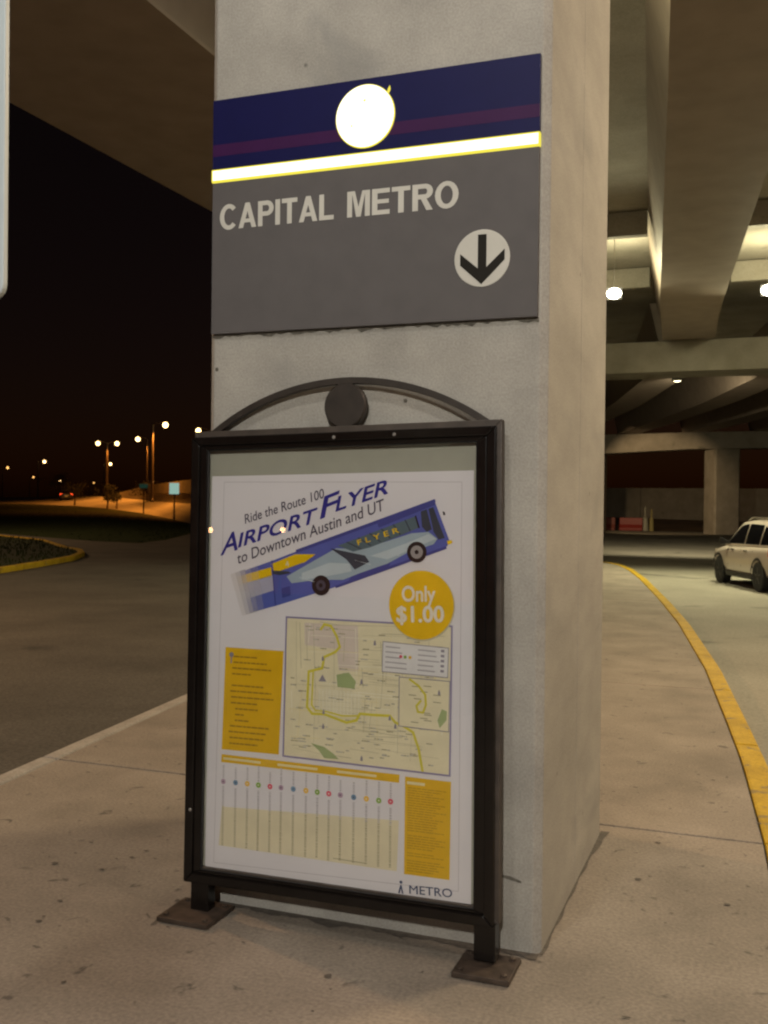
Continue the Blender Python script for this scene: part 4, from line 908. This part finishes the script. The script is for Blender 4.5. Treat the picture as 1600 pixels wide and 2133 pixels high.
# bare edge of the picture fades out in thin strips of the blurred tail
def fan(key, l, mi): flat(mb, PF[key], Y(l), mi)
fan('bus_body', 1, 0); fan('bus_tail', 2, 0); fan('bus_tailgrey', 3, 8); fan('bus_yel2', 3, 7); fan('bus_yel', 3, 7)
fan('bus_roof', 2, 1); fan('bus_dark3', 2, 1)
fan('bus_plane', 3, 2); fan('bus_light', 4, 3); fan('bus_light2', 4, 3); fan('bus_glass', 4, 4); fan('bus_glass2', 4, 5); fan('bus_glass3', 4, 5)
fan('bus_wing', 5, 5); fan('bus_dark1', 4, 5); fan('bus_dark2', 3, 1); fan('mirror', 2, 6); fan('corner', 3, 7)
g = PF['bus_glass']
for k in range(6):
    a = lerp(g[0], g[1], .12+.15*k); b = lerp(g[5], g[2], .12+.15*k); stroke(mb, [a, b], .004, Y(5), 5)
stroke(mb, [PF['bus_body'][2], PF['bus_body'][3]], .012, Y(3), 1)
stroke(mb, [PF['bus_body'][6], PF['bus_body'][5]], .010, Y(3), 1)
stroke(mb, [PF['bus_glass'][1], PF['bus_glass'][2]], .006, Y(5), 6)
for k in range(4):
    a = lerp(PF['bus_plane'][0], PF['bus_plane'][6], .1+.2*k); stroke(mb, [(a[0], a[1]-.02), (a[0]+.06, a[1]-.035)], .004, Y(5), 3)
stroke(mb, [PF['bus_tail'][1], PF['bus_tail'][2]], .005, Y(4), 1)
A, B, _ = PF['flyer']; d = Vector(B)-Vector(A); nrm = Vector((-d.y, d.x)).normalized()
text_quad(mb, 'F L Y E R', A, B, tuple(Vector(A)+nrm*.019), Y(6), 7, bold=.012)
t4 = lerp(PF['bus_yel'][0], PF['bus_yel'][3], .5); text_quad(mb, '4', (t4[0]-.008, t4[1]-.016), (t4[0]+.006, t4[1]-.012), (t4[0]-.008, t4[1]+.006), Y(5), 11, bold=.02)
P_('bus_picture', bl, mb)
bus = [o for o in poster.children if o.name.startswith('bus_picture')][0]
for key in ('w1', 'w2'):
    c, e_ = PF[key]; mb = MB(); disc(mb, c, .038, Y(5), 0, 28); disc(mb, c, .024 if key == 'w1' else .02, Y(6), 1 if key == 'w1' else 2, 20); disc(mb, c, .008, Y(7), 0, 12)
    mb.build('bus_wheel', [M['bus_black'], M['hub_grey'], M['ink_grey']], bus, normals=False)
tl_ = PF['bus_tail']
for k, (u0, u1, al) in enumerate(((-.02, .10, .90), (.10, .22, .72), (.22, .34, .50), (.34, .48, .30), (.48, .66, .15))):
    q = [lerp(tl_[0], tl_[1], u0), lerp(tl_[0], tl_[1], u1), lerp(tl_[3], tl_[2], u1), lerp(tl_[3], tl_[2], u0)]
    up_ = Vector((-.001, .004)); q = [tuple(Vector(q[0])+up_), tuple(Vector(q[1])+up_), tuple(Vector(q[2])-up_), tuple(Vector(q[3])-up_)]
    mb = MB(); flat(mb, q, Y(8), 0); mb.build('blurred_tail', [veil('fading_ink', al)], bus, normals=False)
# price disc
c = PF['badge'][0]; mb = MB(); disc(mb, (c[0]+.002, c[1]-.003), .1265, Y(5), 0, 48); P_('badge_shadow', ['map_line'], mb)
mb = MB(); disc(mb, c, .1245, Y(6), 0, 48); bd = P_('price_disc', ['badge_yellow'], mb)
mb = MB(); A, B, T = PF['only']; text_quad(mb, 'Only', A, B, (A[0], A[1]+.054), Y(7), bold=.022)
A, B, T = PF['price']; text_quad(mb, '$1.00', A, B, (A[0], A[1]+.055), Y(7), bold=.026); P_('lettering', ['badge_white'], mb, bd)
# map
mp = PF['map']; mb = MB(); flat(mb, mp, Y(1), 0); rm = P_('route_map', ['map_tan'], mb)
mb = MB(); outline(mb, mp, .0065, Y(4), 0); P_('map_border', ['map_border'], mb, rm)
mb = MB()
for k in range(44):
    u = .02+.0218*k; v0 = random.uniform(.02, .6); v1 = v0+random.uniform(.1, .5); stroke(mb, [in_quad(mp, u, v0), in_quad(mp, u+random.uniform(-.02, .02), min(.97, v1))], random.choice((.0012, .0018, .0026)), Y(2), random.choice((0, 0, 1, 3)))
for k in range(48):
    v = .02+.0199*k; u0 = random.uniform(.02, .6); u1 = u0+random.uniform(.1, .45); stroke(mb, [in_quad(mp, u0, v), in_quad(mp, min(.97, u1), v+random.uniform(-.02, .02))], random.choice((.0012, .0018, .0026)), Y(2)-.00005, random.choice((0, 0, 1, 3)))
for k in range(12):
    u = .22+.022*k; stroke(mb, [in_quad(mp, u, .50), in_quad(mp, u, .66)], .0026, Y(2.2), 1)
    v = .50+.0145*k; stroke(mb, [in_quad(mp, .21, v), in_quad(mp, .48, v)], .0016, Y(2.2)-.00005, 1)
for k in range(150):
    u, v = random.uniform(.03, .88), random.uniform(.04, .95); w_ = random.uniform(.015, .05)
    q = in_quad(mp, u, v); e_ = in_quad(mp, u+w_, v); x = 0.0
    while x < 1: stroke(mb, [lerp(q, e_, x), lerp(q, e_, min(1, x+.16))], .0042, Y(2.4), random.choice((2, 4))); x += random.uniform(.2, .34)
P_('map_streets', ['map_line', 'map_pale', 'cream_text', 'light_yellow', 'map_grey'], mb, rm)
mb = MB(); flat(mb, PF['pink'], Y(1.5), 0); flat(mb, PF['park'], Y(3), 1); flat(mb, PF['river'], Y(3), 1); P_('map_parks', ['map_pink', 'map_green'], mb, rm)
mb = MB(); stroke(mb, PF['route'], .0095, Y(3.2), 0); stroke(mb, PF['route2'], .006, Y(3.2), 0); P_('map_route', ['route_yellow'], mb, rm)
mb = MB()
for k, q in enumerate(PF['marks']):
    flat(mb, [(q[0]-.005, q[1]-.010), (q[0]+.005, q[1]-.010), (q[0]+.004, q[1]+.002), (q[0], q[1]+.010), (q[0]-.004, q[1]+.002)] if k != 3 else [(q[0]-.016, q[1]-.012), (q[0]+.016, q[1]-.012), (q[0], q[1]+.014)], Y(4), 0)
P_('map_marks', ['mark_grey'], mb, rm)
lg = PF['legend']; mb = MB(); flat(mb, lg, Y(4), 0); outline(mb, lg, .0025, Y(5), 1)
for side in (0, .5):
    for k in range(5):
        stroke(mb, [in_quad(lg, side+.05, .16+.17*k), in_quad(lg, side+random.uniform(.22, .40), .16+.17*k)], .0045, Y(5), 2)
for k in range(5): stroke(mb, [in_quad(lg, .90, .12+.17*k), in_quad(lg, .93, .12+.17*k)], .009, Y(5), 1)
for k, q in enumerate(PF['legdots']): disc(mb, q, .006, Y(6), 3+k, 12)
P_('map_legend', ['legend_white', 'mark_grey', 'faint_line', 'dot_red', 'dot_green', 'dot_orange'], mb, rm)
iq = PF['inset']; mb = MB(); flat(mb, iq, Y(3.6), 0); outline(mb, iq, .0028, Y(5), 1); stroke(mb, PF['hook'], .008, Y(5), 2); flat(mb, PF['ingreen'], Y(4.4), 3)
for k in range(12):
    u, v = random.uniform(.1, .7), random.uniform(.1, .9); stroke(mb, [in_quad(iq, u, v), in_quad(iq, u+.14, v)], .0035, Y(4.4), 4)
P_('map_inset', ['map_tan', 'mark_grey', 'route_yellow', 'map_green', 'cream_text'], mb, rm)
# yellow panels of small print
yp = PF['ypanel']; mb = MB(); flat(mb, yp, Y(1), 0)
tl = [(.16, .55), (.16, .72), (.14, .80), (.14, .45), None, (.14, .68), (.12, .82), (.14, .86), (.14, .60), (.22, .60), (.22, .36), (.22, .46), (.14, .80), (.12, .78), (.14, .72), (.14, .62)]
for k, q in enumerate(tl):
    if q:
        u = q[0]
        while u < q[1]:
            w_ = random.uniform(.03, .10); stroke(mb, [in_quad(yp, u, .085+.0565*k), in_quad(yp, min(u+w_, q[1]), .085+.0565*k)], .006, Y(2), 1); u += w_+.025
disc(mb, in_quad(yp, .11, .07), .010, Y(2), 2, 12); stroke(mb, [in_quad(yp, .11, .07), in_quad(yp, .11, .15)], .005, Y(2), 2)
P_('text_panel', ['panel_yellow', 'panel_text2', 'mark_grey'], mb)
yp = PF['ypanel2']; mb = MB(); flat(mb, yp, Y(1), 0)
stroke(mb, [in_quad(yp, .06, .06), in_quad(yp, .42, .06)], .010, Y(2), 2)
for k in range(34):
    if k in (18, 25, 28): continue
    u = .07; e1 = random.uniform(.6, .92)
    while u < e1:
        w_ = random.uniform(.05, .16); stroke(mb, [in_quad(yp, u, .11+.0257*k), in_quad(yp, min(u+w_, e1), .11+.0257*k)], .0036, Y(2), 1); u += w_+.03
P_('text_panel', ['panel_yellow', 'panel_text', 'light_yellow'], mb)
br = PF['bar']; mb = MB(); flat(mb, br, Y(1), 0)
for (u0, u1) in ((.015, .23), (.335, .56), (.67, .88)):
    u = u0
    while u < u1:
        w_ = random.uniform(.008, .03); stroke(mb, [in_quad(br, u, .5), in_quad(br, min(u+w_, u1), .5)], .009, Y(2), 1); u += w_+.006
P_('heading_bar', ['panel_yellow', 'light_yellow'], mb)
# timetable
cr = PF['cream']; mb = MB(); flat(mb, cr, Y(1), 0); ttb = P_('timetable', ['cream'], mb)
cols = ['dot_mauve', 'dot_blue', 'dot_orange', 'dot_green', 'dot_red']
for k, q in enumerate(PF['dots']):
    mb = MB(); disc(mb, q, .0105, Y(3), 0, 14); disc(mb, q, .0030, Y(4), 1, 8)
    P_('stop_dot', [cols[k % 5], 'ink_grey' if k % 5 in (0, 1) else 'badge_white'], mb, ttb)
mb = MB()
for k, q in enumerate(PF['dots']):
    for (t0, t1, mi, wd) in ((q[1]+.014, q[1]+.014+random.uniform(.035, .062), 0, .0075), (.265+random.uniform(0, .006), q[1]-.020, 1, .0085)):
        t = t0
        while t < t1:
            h_ = random.uniform(.004, .010); m_i = mi if t > .42 else 2
            flat(mb, [(q[0]-wd/2, t), (q[0]+wd/2, t), (q[0]+wd/2, t+h_*.55), (q[0]-wd/2, t+h_*.55)], Y(2), m_i); t += h_
P_('timetable_text', ['faint_line', 'faint_line', 'cream_text'], mb, ttb)
mb = MB(); stroke(mb, [in_quad(cr, .66, .92), in_quad(cr, .84, .93)], .003, Y(2), 0); P_('footnote', ['cream_text'], mb, ttb)
# maker's mark
mb = MB(); A, B, T = PF['metro']; text_quad(mb, 'METRO', (.923, .1875), (1.084, .1945), (.922, .2165), Y(2), bold=.006); P_('lettering', ['metro_navy'], mb)
q = (.893, .205); mb = MB(); stroke(mb, [(q[0]-.010, q[1]-.020), (q[0]-.003, q[1]+.006), (q[0]+.004, q[1]-.02)], .006, Y(2), 0); disc(mb, (q[0]-.003, q[1]+.018), .006, Y(2), 0, 10); P_('emblem', ['metro_navy'], mb)
mb = MB(); stroke(mb, PF['mline'], .003, Y(2), 0); P_('underline', ['faint_line'], mb)
